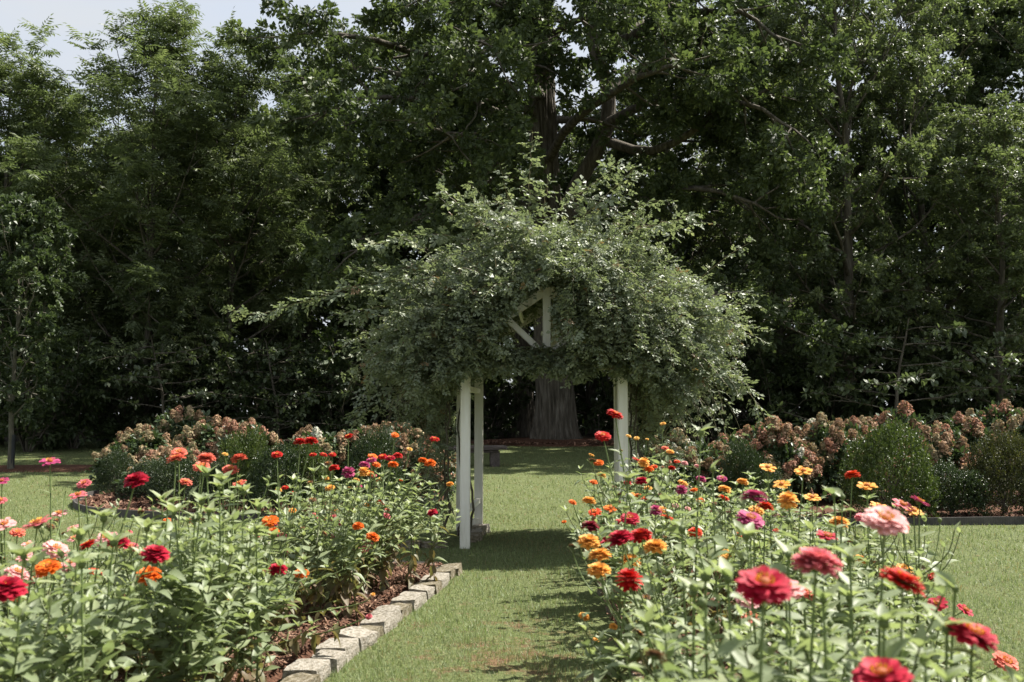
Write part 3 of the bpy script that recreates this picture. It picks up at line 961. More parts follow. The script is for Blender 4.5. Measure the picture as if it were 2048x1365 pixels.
# dogwoods with layered branches
def dogwood(seed, height, spread, leafsize, per):
    T = Tree(seed)
    rng = T.rng
    tp = path(rng, (0, 0, -0.05), (0.05, -0.05, 1), height, 6, 0.08)
    T.wood.tube(tp, np.linspace(0.06, 0.015, 7), 6)
    for k in range(15):
        t = 0.16 + 0.8 * k / 15
        p, d = along(tp, t)
        az = 2.4 * k + rng.normal(0, 0.3)
        lb = path(rng, p, (math.cos(az), math.sin(az), 0.10), spread * (1.1 - 0.55 * t) * rng.uniform(0.8, 1.15), 6, 0.06, -0.005)
        T.limb(lb, 0.022, 0.008, 5)
        T.sub(lb, 0.02, 2.6, 0.8, 3.2, 0.35, tmin=0.2, up=0.0, flat=0.12)
    T.leaves(per, leafsize, OVAL, 0.12, 2.2, 0.03, 0.7)
    return T


G = dogwood(411, 3.6, 2.4, 0.15, 8)
g1 = G.build('dogwood', on_ground(330, 31), M['dogwood_leaf'], M['bark'], 'layered dogwood with flat leafy tiers behind the tan hydrangeas', group='dogwoods under the wood edge')
place(g1, on_ground(1790, 28.5), 2.6, (1.25, 1.25, 1.15), 'layered dogwood with pale sunlit tier under the airy trees', 'dogwoods under the wood edge')
place(g1, on_ground(560, 32), 4.4, (1.1, 1.1, 1.0), 'layered dogwood in deep shade between hydrangeas and oak', 'dogwoods under the wood edge')
place(g1, on_ground(2050, 29), 1.1, (1.0, 1.0, 1.1), 'layered dogwood low behind the white hydrangea heads', 'dogwoods under the wood edge')

# understory bushes
def bush(seed, h, wd, n, size, T=OVAL, stems=9):
    t = Tree(seed)
    rng = t.rng
    for k in range(stems):
        az = 2.4 * k
        lb = path(rng, (math.cos(az) * 0.1, math.sin(az) * 0.1, -0.05), (math.cos(az) * 0.55, math.sin(az) * 0.55, 1.0), h * rng.uniform(0.65, 1.0), 6, 0.12, 0.0)
        lb[:, :2] *= wd / h * 1.1
        t.limb(lb, 0.03, 0.008, 5)
        t.sub(lb, 0.02, 2.2, wd * 0.42, 3.0, 0.4, tmin=0.05, up=0.03)
    t.leaves(n, size, T, 0.3, 0.9, 0.06, 0.7)
    return t


U = bush(421, 3.0, 2.2, 20, 0.17, LEAF2, 11)
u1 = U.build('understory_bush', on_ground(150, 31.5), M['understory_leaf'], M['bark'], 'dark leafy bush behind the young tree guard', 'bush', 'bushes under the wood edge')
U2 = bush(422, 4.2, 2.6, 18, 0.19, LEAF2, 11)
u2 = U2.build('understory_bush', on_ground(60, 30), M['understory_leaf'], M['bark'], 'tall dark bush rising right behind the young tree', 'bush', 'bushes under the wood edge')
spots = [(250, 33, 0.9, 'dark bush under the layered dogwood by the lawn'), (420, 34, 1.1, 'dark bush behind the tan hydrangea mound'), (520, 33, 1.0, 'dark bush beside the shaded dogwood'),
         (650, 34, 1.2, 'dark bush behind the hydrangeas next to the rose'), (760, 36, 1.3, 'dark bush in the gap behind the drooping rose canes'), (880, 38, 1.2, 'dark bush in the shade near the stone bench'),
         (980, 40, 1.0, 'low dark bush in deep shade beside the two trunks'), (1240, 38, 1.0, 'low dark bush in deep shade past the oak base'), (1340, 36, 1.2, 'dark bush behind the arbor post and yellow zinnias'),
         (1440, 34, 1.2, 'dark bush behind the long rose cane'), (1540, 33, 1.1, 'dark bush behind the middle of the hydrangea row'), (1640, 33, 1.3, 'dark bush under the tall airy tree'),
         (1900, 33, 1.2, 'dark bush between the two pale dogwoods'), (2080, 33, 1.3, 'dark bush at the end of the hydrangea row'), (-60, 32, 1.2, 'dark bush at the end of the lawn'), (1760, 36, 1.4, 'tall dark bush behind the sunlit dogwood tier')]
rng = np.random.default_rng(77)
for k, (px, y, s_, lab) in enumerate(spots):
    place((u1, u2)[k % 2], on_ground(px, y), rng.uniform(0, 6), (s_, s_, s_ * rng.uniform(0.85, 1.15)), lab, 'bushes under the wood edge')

# the deep wood: one mass nobody could count
rng = np.random.default_rng(501)
nc = 4200
cx, cy = rng.uniform(-44, 44, nc), rng.uniform(50, 66, nc)
cz = 0.3 + rng.random(nc) ** 0.95 * np.where(np.abs(cx - 6) < 5, 13.0, 16.0)
i = np.repeat(np.arange(nc), 15)
P = np.stack([cx, cy, cz], -1)[i] + rng.normal(size=(len(i), 3)) * [0.9, 0.9, 0.6]
b = MB()
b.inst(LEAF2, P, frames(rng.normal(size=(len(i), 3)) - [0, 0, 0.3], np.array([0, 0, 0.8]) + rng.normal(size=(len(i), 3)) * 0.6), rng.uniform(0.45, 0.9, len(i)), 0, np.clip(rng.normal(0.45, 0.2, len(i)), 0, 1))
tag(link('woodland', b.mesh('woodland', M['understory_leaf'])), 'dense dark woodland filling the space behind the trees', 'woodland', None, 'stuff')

# thin metal stakes of a wire fence in the shade
for px, py0, lab in ((1197, 838, 'thin grey metal fence stake in the shade beside the oak base'), (1521, 800, 'thin grey metal fence stake in the shade above the hydrangea row')):
    g_ = on_ground(px, 37.5)
    b = MB()
    b.box((0, 0, 0.55), (0.035, 0.012, 1.3))
    b.box((0, 0.018, 0.55), (0.010, 0.03, 1.29))
    b.box((0, -0.01, 1.12), (0.07, 0.01, 0.05))
    tag(link('fence_stake', b.mesh('fence_stake', M['dark_stone']), None, g_), lab, 'fence stake', 'fence stakes at the wood edge')

# ------------------------------------------------------------------ white arbor
AY = 12.0
arb = tag(empty('garden_arbor', (0.42, AY, 0)), 'white painted timber arbor with gabled front under a climbing rose', 'arbor')
WP = M['white_paint']


def timber(name, p0, p1, wx, wy, tw=None, bev=0.006):
    """a squared timber from p0 to p1 with chamfered edges (local to the arbor)"""
    p0, p1 = np.asarray(p0, float) - [0.42, AY, 0], np.asarray(p1, float) - [0.42, AY, 0]
    ax = norm(p1 - p0)
    ref = np.array([0, 1.0, 0]) if abs(ax[1]) < 0.9 else np.array([0, 0, 1.0])
    u = norm(np.cross(ref, ax))
    v = np.cross(ax, u)
    pr = []
    for sx, sy in ((1, 1), (-1, 1), (-1, -1), (1, -1)):
        for o in ((0, 1), (1, 0)) if sx * sy > 0 else ((1, 0), (0, 1)):
            pr.append(u * sx * (wx / 2 - bev * o[1]) + v * sy * (wy / 2 - bev * o[0]))
    pr = np.array(pr)
    V = np.concatenate([p0 + pr, p1 + pr])
    q = np.array([[i, (i + 1) % 8, 8 + (i + 1) % 8, 8 + i] for i in range(8)])
    b = MB()
    b.add(V, [q, np.arange(8)[None, ::-1], np.arange(8, 16)[None]])
    return link(name, b.mesh(name, WP), arb)


PW = 0.118
fl, fr, rl, rl2, rr_, rr2 = (-0.56, 12.0), (1.33, 12.0), (-0.455, 13.7), (-0.70, 13.7), (1.66, 13.7), (1.46, 13.7)
for (x_, y_), top in ((fl, 2.2), (fr, 2.2), (rl, 2.2), (rl2, 2.2), (rr_, 2.2), (rr2, 2.2)):
    timber('post', (x_, y_, -0.02 if y_ < 13 else 0.02), (x_, y_, top), PW, PW)
for y_, xa, xb, pk in ((12.0, -0.80, 1.62, 0.42), (13.7, -0.90, 1.98, 0.58)):
    zb, zt = 2.2, 3.08
    timber('beam', (xa, y_ - 0.002, zb + 0.07), (xb, y_ - 0.002, zb + 0.07), 0.14, 0.10)
    timber('king_post', (pk, y_, zb + 0.145), (pk, y_, zt + 0.04), 0.095, 0.11)
    for sg, xe in ((-1, xa), (1, xb)):
        timber('rafter', (xe - sg * 0.16, y_ + 0.004, zb + 0.17), (pk + sg * 0.02, y_ + 0.004, zt), 0.10, 0.10)
        timber('strut', (pk + sg * 0.09, y_ + 0.012, zb + 0.17), (pk + sg * 0.46, y_ + 0.012, zb + 0.52), 0.075, 0.075)
for t in (0.08, 0.36, 0.64, 0.92):
    for sg in (-1, 1):
        xf = 0.42 + sg * 0.95 * t
        xk = 0.57 + sg * 1.15 * t
        z_ = 3.15 - 0.80 * t
        timber('purlin', (xf, 11.85, z_), (xk, 13.85, z_), 0.045, 0.06)
for (xa, xb, z_) in ((-0.56, -0.455, 0.42), (-0.56, -0.455, 1.9), (1.33, 1.66, 0.42), (1.33, 1.66, 1.9)):
    timber('side_rail', (xa, 12.06, z_), (xb, 13.64, z_), 0.06, 0.07)
for (xa, xb) in ((-0.56, -0.70), (1.33, 1.46)):
    timber('side_brace', (xa, 12.06, 0.45), (xb, 13.64, 0.12), 0.05, 0.06)
timber('foot_board', (-0.70, 13.62, 0.10), (-0.455, 13.62, 0.10), 0.16, 0.03)

# ------------------------------------------------------------------ climbing rose
rng = np.random.default_rng(601)
cane, fol = MB(), MB()
LP, LD, LN = [], [], []          # compound-leaf positions, directions, random value


def roof(u, v):
    """a point over the roof: u -1..1 across, v 0..1 from front to back"""
    x = 0.42 + 0.1 * v + u * (1.15 + 0.15 * v)
    z = 3.42 - 0.95 * abs(u) ** 1.3
    return np.array([x, 11.85 + 2.0 * v, z])


def blocked(P):
    """the clipped-out opening: the gateway and the gable window stay free"""
    x, y, z = P[:, 0], P[:, 1], P[:, 2]
    gate = (x > -0.46) & (x < 1.25) & (y > 11.0) & (y < 14.4) & (z < 2.01 + 0.10 * np.sin(x * 7) + 0.07 * np.sin(x * 19))
    gab = (y > 10.6) & (y < 12.25) & (x > 0.42 - (3.19 - z) * 1.05) & (x < 0.54) & (x > -0.08 + (2.62 - z) * 0.9) & (z > 2.40) & (z < 3.12)
    post = (y < 12.3) & (y > 11.2) & (((x > -0.66) & (x < -0.44)) | ((x > 1.22) & (x < 1.42))) & (z < 1.98)
    return gate | gab | post


def shoot(pts, r0=0.006, gap=0.055, tipfrac=0.15, size=1.0):
    pts = np.asarray(pts)
    bl = blocked(pts)
    if bl.any():
        k = int(np.argmax(bl))
        if k < 3:
            return
        pts = pts[:k]
    cane.tube(pts[::2], np.linspace(r0, 0.0015, len(pts[::2])), 3, 0, rng.uniform(0.2, 1.0))
    seg = np.linalg.norm(np.diff(pts, axis=0), axis=1)
    cum = np.concatenate([[0], np.cumsum(seg)])
    m = int(cum[-1] / gap)
    for i in range(1, m + 1):
        c = min(i * gap, cum[-1])
        p = np.array([np.interp(c, cum, pts[:, k]) for k in range(3)])
        j = min(np.searchsorted(cum, c), len(pts) - 1)
        d = norm(pts[j] - pts[j - 1])
        LP.append(p)
        LD.append(norm(norm(np.cross(d, rng.normal(size=3))) + d * 0.55))
        LN.append(size * (1.0 - 0.45 * (c / cum[-1]) ** 3))


def cane_path(p0, d0, ln, n=14, droop=0.05, wander=0.05):
    pts = [np.asarray(p0, float)]
    d = norm(np.asarray(d0, float))
    for i in range(n):
        d = norm(d + rng.normal(size=3) * wander - np.array([0, 0, droop * (0.4 + i / n)]))
        pts.append(pts[-1] + d * ln / n)
    return np.array(pts)


# canes all over the roof, arching out and hanging down
for k in range(950):
    u, v = rng.uniform(-1.08, 1.08), rng.random()
    p = roof(u, v) + rng.normal(size=3) * [0.1, 0.1, 0.10] - [0, 0, rng.random() * 0.30]
    out = np.array([u * 0.9 + rng.normal(0, 0.35), (v - 0.42) * 1.5 + rng.normal(0, 0.45), 0.75 + rng.normal(0, 0.35)])
    shoot(cane_path(p, out, rng.uniform(0.5, 1.3), 12, rng.uniform(0.05, 0.24), 0.09), gap=0.042)
# the two shoulders, wider than the frame and falling towards the ground
for sg in (-1, 1):
    for k in range(300):
        v = rng.random()
        x0 = 0.42 + sg * rng.uniform(0.9, 1.32)
        p = np.array([x0, 11.8 + 2.1 * v, rng.uniform(2.0, 2.85)])
        shoot(cane_path(p, (sg * rng.uniform(0.2, 1.0), (v - 0.45) * 1.3 + rng.normal(0, 0.3), rng.uniform(-0.2, 0.8)), rng.uniform(0.4, 1.1), 12, rng.uniform(0.10, 0.26), 0.08), gap=0.05)
    for k in range(260):     # growth climbing the sides
        v = rng.random()
        x0 = (-0.80 if sg < 0 else 1.62) + sg * rng.uniform(-0.05, 0.3)
        p = np.array([x0, 12.15 + 1.6 * v, rng.uniform(0.15, 2.2)])
        shoot(cane_path(p, (sg * rng.uniform(0.1, 0.6), rng.normal(0, 0.5) - 0.15, rng.uniform(0.1, 0.9)), rng.uniform(0.25, 0.7), 8, rng.uniform(0.08, 0.25), 0.12), gap=0.05, size=0.9)
# a curtain over the front gable
for k in range(420):
    u = rng.uniform(-1.1, 1.1)
    p = np.array([0.42 + u * 1.15, 11.75 + rng.normal(0, 0.06), 3.2 - 0.75 * abs(u) + rng.uniform(-0.5, 0.2)])
    shoot(cane_path(p, (u * 0.5 + rng.normal(0, 0.3), -0.55, 0.3), rng.uniform(0.3, 0.85), 10, rng.uniform(0.16, 0.34), 0.08), gap=0.045)
for k in range(280):     # leaves trailing along the front beam
    p = np.array([rng.uniform(-0.7, 1.55), 11.86 + rng.normal(0, 0.05), rng.uniform(2.14, 2.42)])
    shoot(cane_path(p, (rng.normal(0, 0.8), -0.35, 0.1), rng.uniform(0.15, 0.42), 8, rng.uniform(0.15, 0.45), 0.12), r0=0.003, gap=0.042)
# the long whips that reach out of the mass
whips = [
    ([(860, 560, 11.9), (760, 565, 11.7), (650, 590, 11.6), (560, 618, 11.5), (505, 627, 11.4), (452, 617, 11.4)], 0.05),
    ([(840, 600, 11.8), (780, 612, 11.7), (715, 622, 11.6), (665, 630, 11.5)], 0.05),
    ([(950, 480, 12.2), (870, 470, 12), (800, 478, 11.9), (750, 490, 11.8), (715, 488, 11.8)], 0.05),
    ([(880, 520, 12.0), (820, 535, 11.9), (760, 545, 11.8), (700, 535, 11.8)], 0.06),
    ([(1060, 440, 12.3), (1058, 380, 12.3), (1062, 310, 12.3), (1064, 260, 12.3)], 0.06),
    ([(980, 460, 12.3), (930, 420, 12.2), (895, 390, 12.2), (882, 372, 12.2)], 0.06),
    ([(960, 460, 12.3), (935, 415, 12.2), (918, 385, 12.1)], 0.06),
    ([(1000, 450, 12.3), (960, 420, 12.2), (940, 395, 12.1)], 0.06),
    ([(1120, 420, 12.3), (1170, 380, 12.3), (1215, 345, 12.3), (1240, 318, 12.3)], 0.06),
    ([(1170, 430, 12.3), (1220, 385, 12.2), (1262, 345, 12.2), (1272, 332, 12.2)], 0.06),
    ([(1080, 430, 12.3), (1092, 390, 12.3), (1096, 360, 12.3)], 0.06),
    ([(1250, 470, 12.2), (1310, 450, 12.1), (1360, 440, 12.1), (1395, 430, 12.1)], 0.05),
    ([(1340, 600, 12), (1400, 620, 11.9), (1450, 640, 11.8), (1490, 655, 11.8)], 0.06),
    ([(1300, 640, 12), (1370, 690, 11.9), (1430, 735, 11.8), (1480, 760, 11.7), (1500, 775, 11.7)], 0.045),
    ([(1330, 690, 12), (1420, 740, 11.9), (1480, 770, 11.8), (1515, 810, 11.7), (1535, 850, 11.6)], 0.07),
    ([(1300, 600, 12), (1380, 650, 11.9), (1430, 700, 11.8), (1470, 790, 11.8)], 0.05),
    ([(850, 640, 12), (790, 680, 11.9), (750, 740, 11.8), (730, 790, 11.8), (705, 845, 11.8)], 0.05),
    ([(860, 700, 12), (800, 730, 11.9), (770, 770, 11.8), (760, 830, 11.8)], 0.06),
    ([(830, 660, 12), (770, 690, 11.9), (735, 700, 11.8), (720, 690, 11.8)], 0.06),
    ([(990, 500, 11.6), (993, 580, 11.5), (992, 640, 11.5), (984, 705, 11.5)], 0.05),
    ([(1235, 520, 11.6), (1240, 600, 11.5), (1245, 660, 11.5), (1238, 720, 11.5)], 0.04),
    ([(1150, 560, 11.6), (1165, 640, 11.5), (1160, 690, 11.5), (1150, 725, 11.5)], 0.04),
    ([(1000, 570, 11.6), (950, 600, 11.5), (905, 615, 11.5)], 0.05),
    ([(1130, 560, 11.6), (1128, 620, 11.5), (1124, 680, 11.5)], 0.04),
]
w0 = len(LP)
for pts, gp in whips:
    for rep_ in range(1):
        sp = smooth_pts([at(*q) for q in pts], 18)
        sp[1:-1] += rng.normal(0, 0.008, (16, 3))
        cane.tube(sp, np.linspace(0.006, 0.002, 18), 4, 0, 0.9)
        seg = np.linalg.norm(np.diff(sp, axis=0), axis=1)
        cum = np.concatenate([[0], np.cumsum(seg)])
        for c in np.arange(0.03, cum[-1], gp * 0.55):
            p = np.array([np.interp(c, cum, sp[:, k]) for k in range(3)])
            j = min(np.searchsorted(cum, c), 17)
            d = norm(sp[j] - sp[j - 1])
            LP.append(p)
            LD.append(norm(norm(np.cross(d, rng.normal(size=3))) + d * 0.6))
            LN.append(1.45 - 0.6 * (c / cum[-1]) ** 2)
w1_ = len(LP)
for k in range(150):
    an_ = rng.uniform(-0.35, math.pi + 0.35)
    v = rng.random()
    c_, s_ = math.cos(an_), math.sin(an_)
    p = np.array([0.48 + c_ * 1.45, 11.8 + 1.9 * v, 2.5 + s_ * 1.0])
    shoot(cane_path(p, (c_ * 1.0 + rng.normal(0, 0.25), rng.normal(-0.15, 0.35), 0.35 + 0.6 * s_ + rng.normal(0, 0.25)), rng.uniform(0.5, 1.5), 16, rng.uniform(0.02, 0.2), 0.06), gap=0.04, size=1.0)
for sg in (-1, 1):
    for k in range(60):
        p = np.array([0.42 + sg * rng.uniform(1.1, 1.55), 11.7 + 2.0 * rng.random(), rng.uniform(1.9, 2.6)])
        shoot(cane_path(p, (sg * rng.uniform(0.3, 1.0), rng.normal(-0.1, 0.3), rng.uniform(-0.5, 0.3)), rng.uniform(0.6, 1.5), 16, rng.uniform(0.06, 0.2), 0.06), gap=0.042, size=1.0)
# woody canes up the posts
for x0, y0, x1 in ((-0.85, 12.3, -0.75), (-0.95, 12.7, -0.8), (-0.72, 13.2, -0.66), (1.75, 12.4, 1.6), (1.85, 13.0, 1.7), (1.6, 13.2, 1.6), (-0.56, 12.35, -0.52)):
    sp = smooth_pts([(x0, y0, -0.03), (x0 + 0.08, y0 + 0.04, 0.5), (x1 - 0.05, y0, 1.2), (x1, y0 + 0.1, 2.0), (x1 + 0.1, y0, 2.6)], 24)
    sp[1:-1] += rng.normal(0, 0.012, (22, 3))
    cane.tube(sp, np.linspace(0.02, 0.008, 24), 6, 0, 0.1)
LP, LD, LN = np.array(LP), np.array(LD), np.array(LN)
lowl = (LP[:, 2] < 2.05) & (LP[:, 0] < -1.22 + (2.05 - LP[:, 2]) * 0.35)
lowr = (LP[:, 2] < 2.05) & (LP[:, 0] > 2.25 - (2.05 - LP[:, 2]) * 0.7)
kp = ~blocked(LP) & ~((lowl | lowr) & (rng.random(len(LP)) < 0.8)) & ~((LP[:, 0] < -1.55) & (rng.random(len(LP)) < 0.45) & (LP[:, 2] < 2.75))
kp[w0:w1_] = True
LP, LD, LN = LP[kp], LD[kp], LN[kp]
n = len(LP)
up = np.array([0, 0, 1.0]) + rng.normal(size=(n, 3)) * 0.45 + LD * 0.2
Rm = frames(LD * [1, 1, 0.6] - [0, 0, 0.12], up)
ll = 0.098 * LN * rng.uniform(0.75, 1.25, n)
val = np.clip(rng.normal(0.5, 0.17, n), 0, 0.93)
val = np.where(rng.random(n) < 0.012, 1.0, val)
for u_, sg in ((0.35, -1), (0.35, 1), (0.75, -1), (0.75, 1), (1.0, 0)):
    pos = LP + np.einsum('nij,nj->ni', Rm, np.stack([np.zeros(n), u_ * ll, -0.15 * u_ * ll], -1))
    la = np.stack([np.full(n, sg * 0.9), np.full(n, 0.5 if sg else 1.0), np.full(n, -0.12)], -1) + rng.normal(size=(n, 3)) * 0.14
    la = np.einsum('nij,nj->ni', Rm, la)
    fol.inst(WIDE, pos, frames(la, Rm[:, :, 2] + rng.normal(size=(n, 3)) * 0.2), ll * 0.62 * rng.uniform(0.85, 1.15, n), 0, val)
base = np.array([-0.85, 12.3, 0.0])
for b_ in (cane, fol):
    b_.V = [v - base.astype(np.float32) for v in b_.V]
rose = tag(empty('climbing_rose', tuple(base)), 'overgrown climbing rose with long arching canes covering the white arbor', 'climbing rose')
link('canes', cane.mesh('canes', M['cane'], True), rose)
link('foliage', fol.mesh('foliage', M['rose_leaf']), rose)

# ------------------------------------------------------------------ stone benches beyond the arbor
def bench(px, y, wd, rz, label, dz=0.0):
    g_ = on_ground(px, y)
    r = tag(empty('stone_bench', g_, rz), label, 'bench', 'stone benches on the lawn')
    def slab(nm, c, s_, seed):
        rr = np.random.default_rng(seed)
        b = MB()
        lin = [np.linspace(-0.5, 0.5, k_) for k_ in (6, 4, 3)]
        o = stone_mesh(nm, rr, M['dark_stone'], 5)
        return link(nm, o, r, c, (0, 0, 0), s_)
    slab('seat_slab', (0, 0, 0.47), (wd * 1.02, 0.46, 0.10), 1)
    slab('apron', (-0.04, 0.01, 0.385), (wd * 0.80, 0.36, 0.08), 2)
    for sx in (-1, 1):
        slab('leg', (sx * wd * 0.33, 0.0, 0.16), (0.24, 0.32, 0.42), 3 + sx)
    return r


bench(948, 25.2, 1.6, 0.08, 'dark stone bench on the lawn seen past the arbor post')
bench(582, 22.6, 1.3, -0.3, 'dark stone bench standing among the hydrangeas behind the red zinnias')

# ------------------------------------------------------------------ shrub beds
b = MB()
an = np.linspace(0, 2 * math.pi, 64, endpoint=False)
Vr = []
for r_, z_ in [(0.02, 0.05), (0.5, 0.05), (0.9, 0.045), (0.985, 0.03), (1.0, -0.04)]:
    x_, y_ = -4.45 + np.cos(an) * r_ * 3.3, 18.6 + np.sin(an) * r_ * 3.6
    Vr.append(np.stack([x_, y_, ground_z(x_, y_) + z_], -1))
i, j = np.meshgrid(np.arange(4), np.arange(64), indexing='ij')
j2 = (j + 1) % 64
b.add(np.concatenate(Vr), np.stack([i * 64 + j, (i + 1) * 64 + j, (i + 1) * 64 + j2, i * 64 + j2], -1).reshape(-1, 4))
sbl = tag(link('shrub_bed_mulch', b.mesh('shrub_bed_mulch', M['mulch'], True)), kind='structure')
chips(sbl, 5000, lambda y: -4.45 - 3.2 * np.sqrt(np.clip(1 - ((y - 18.6) / 3.6) ** 2, 0, 1)), lambda y: np.full_like(y, -4.2), 15.2, 19.5, 0.05, 41, 0.05, 0.13)
xs = np.linspace(2.4, 14, 40)
yb0 = 14.45 + 0.012 * (xs - 4) ** 2
Vr = []
for u, z_ in ((0, -0.04), (0.02, 0.04), (0.3, 0.05), (0.8, 0.05), (1, -0.03)):
    y_ = yb0 + (20.5 - yb0) * u
    Vr.append(np.stack([xs, y_, ground_z(xs, y_) + z_], -1))
b = MB()
i, j = np.meshgrid(np.arange(4), np.arange(39), indexing='ij')
b.add(np.concatenate(Vr), np.stack([i * 40 + j, i * 40 + j + 1, (i + 1) * 40 + j + 1, (i + 1) * 40 + j], -1).reshape(-1, 4))
sbr = tag(link('shrub_bed_mulch', b.mesh('shrub_bed_mulch', M['mulch'], True)), kind='structure')
chips(sbr, 4000, lambda y: np.full_like(y, 3.0), lambda y: np.full_like(y, 10.0), 14.65, 15.6, 0.05, 42, 0.04, 0.11)


def edging(pts, label, high=0.11):
    pts = smooth_pts(pts, 30)
    seg = np.linalg.norm(np.diff(pts, axis=0), axis=1)
    cum = np.concatenate([[0], np.cumsum(seg)])
    m = int(cum[-1] / 0.018)
    c = np.linspace(0, cum[-1], m)
    x_, y_ = np.interp(c, cum, pts[:, 0]), np.interp(c, cum, pts[:, 1])
    nx, ny = -np.gradient(y_), np.gradient(x_)
    nn = np.hypot(nx, ny)
    off = 0.006 * (np.arange(m) % 2)
    z0 = ground_z(x_, y_)
    o = np.array([x_[0], y_[0], float(z0[0])])
    V = []
    for k_, zz in ((0.0, -0.05), (0.0, high), (0.022, high), (0.022, -0.05)):
        wv = 0.008 * np.sin(c * 1.7) if zz > 0 else 0
        sgn = -off if k_ == 0 else off
        V.append(np.stack([x_ + nx / nn * (k_ + sgn), y_ + ny / nn * (k_ + sgn), z0 + zz + wv], -1) - o)
    i, j = np.meshgrid(np.arange(3), np.arange(m - 1), indexing='ij')
    b = MB()
    b.add(np.concatenate(V), np.stack([i * m + j, i * m + j + 1, (i + 1) * m + j + 1, (i + 1) * m + j], -1).reshape(-1, 4))
    return tag(link('bed_edging', b.mesh('bed_edging', M['plastic']), None, tuple(o)), label, 'bed edging', 'black plastic edgings of the shrub beds')


th = np.linspace(math.pi * 0.98, math.pi * 1.62, 14)
edging(np.stack([-4.45 + np.cos(th) * 3.32, 18.6 + np.sin(th) * 3.62], -1), 'curved dark plastic edging where the tan hydrangea bed meets the lawn')
xs = np.linspace(2.4, 12, 14)
edging(np.stack([xs, 14.45 + 0.012 * (xs - 4) ** 2 - 0.02], -1), 'ribbed black plastic edging along the sunlit lawn under the evergreen shrubs')

# ------------------------------------------------------------------ shrubs
def dome_points(rng, n, lumps, inner=0.62):
    d = rnd_dir(rng, n)
    d[:, 2] = np.abs(d[:, 2]) * 1.0 - 0.25 * (rng.random(n) < 0.35)
    d = norm(d)
    bump = np.ones(n)
    for c, a_, w_ in lumps:
        bump += a_ * np.exp((d @ c - 1) / w_)
    r = bump * (inner + (1 - inner) * rng.random(n) ** 0.55)
    return d * r[:, None], d


def evergreen(seed, n, leaf, T, upright):
    rng = np.random.default_rng(seed)
    lumps = [(rnd_dir(rng, 1)[0], rng.uniform(-0.28, 0.36), rng.uniform(0.015, 0.09)) for _ in range(44)]
    P, d = dome_points(rng, n, lumps)
    per = 7
    i = np.repeat(np.arange(n), per)
    m = len(i)
    tw = norm(d + np.array([0, 0, upright]) + rng.normal(size=(n, 3)) * 0.35)
    ax = norm(tw[i] * rng.uniform(0.2, 1.0, m)[:, None] + rnd_dir(rng, m) * 0.8)
    pos = P[i] + tw[i] * (rng.random(m) * leaf * 2.6)[:, None]
    rad_ = np.linalg.norm(P, axis=1)
    a = np.clip(rng.normal(0.42, 0.18, n) + 0.4 * (rng.random(n) < 0.16), 0, 1)[i]
    b = MB()
    b.inst(T, pos, frames(ax, np.array([0, 0, 0.8]) + rng.normal(size=(m, 3)) * 0.5), leaf * rng.uniform(0.7, 1.25, m), 0, a)
    s_ = MB()
    for k_ in range(40):
        e = d[k_] * 0.7
        s_.tube(smooth_pts([(0, 0, -0.35), e * [0.25, 0.25, 0.5] - [0, 0, 0.1], e], 6), np.linspace(0.012, 0.004, 6), 4)
    return b, s_


EV = []
for sd_, n_, lf_, T_, up_ in ((701, 3400, 0.052, LEAF2, 0.25), (702, 3400, 0.05, LEAF2, 0.3), (703, 3600, 0.065, NARROW, 0.9)):
    fb, sb = evergreen(sd_, n_, lf_, T_, up_)
    EV.append((fb.mesh('foliage', M['box_leaf']), sb.mesh('stems', M['bark'])))


def put_evergreen(kind, px, ptop, y, wpx, mat, label, name='boxwood_shrub', dep=None):
    g_ = on_ground(px, y)
    top = at(px, ptop, y)[2] - g_[2]
    wd = wpx / F * y / 2
    r = tag(empty(name, g_, rz=kind * 1.3 + px * 0.01), label, 'shrub', 'evergreen shrubs in front of the hydrangeas')
    h_ = top / 1.36
    f_ = link('foliage', EV[kind][0], r, (0, 0, 0.36 * h_), (0, 0, 0), (wd * 0.93, (dep or wd) * 0.93, h_))
    f_.material_slots[0].link = 'OBJECT'
    f_.material_slots[0].material = M[mat]
    link('stems', EV[kind][1], r, (0, 0, 0.36 * h_), (0, 0, 0), (wd * 0.93, (dep or wd) * 0.93, h_))
    return r


put_evergreen(0, 238, 912, 19.0, 70, 'box_leaf', 'small dark evergreen shrub at the tip of the curved bed')
put_evergreen(1, 300, 925, 17.8, 110, 'box_leaf', 'rounded evergreen shrub by the curved edging under tan blooms')
put_evergreen(0, 372, 925, 16.8, 120, 'box_leaf', 'low dark evergreen shrub between curved edging and coral zinnias')
put_evergreen(1, 505, 872, 15.8, 110, 'lime_leaf', 'bright green upright evergreen shrub beside the tan hydrangeas')
put_evergreen(0, 560, 905, 15.4, 110, 'box_leaf', 'dark green evergreen shrub behind the red zinnias')
put_evergreen(1, 440, 930, 16.0, 100, 'box_leaf', 'dark evergreen shrub half hidden behind the coral zinnia stems')
put_evergreen(2, 745, 880, 15.2, 130, 'box_leaf', 'fine-leaved dark green shrub behind the orange and red zinnias', 'yew_shrub')
put_evergreen(1, 628, 892, 15.6, 100, 'lime_leaf', 'light green shrub below the stone bench and red zinnias')
put_evergreen(2, 1485, 900, 15.3, 120, 'box_leaf', 'fine-leaved dark shrub behind the golden zinnias', 'yew_shrub')
put_evergreen(0, 1775, 868, 15.2, 165, 'lime_leaf', 'large rounded evergreen shrub with bright shoots beside red zinnia')
put_evergreen(1, 1895, 935, 15.3, 130, 'box_leaf', 'low dark evergreen shrub at the ribbed black edging')
put_evergreen(0, 2000, 885, 15.3, 140, 'olive_leaf', 'olive brown rounded shrub at the end of the black edging')
put_evergreen(1, 2110, 900, 15.6, 140, 'box_leaf', 'dark evergreen shrub past the olive brown one')

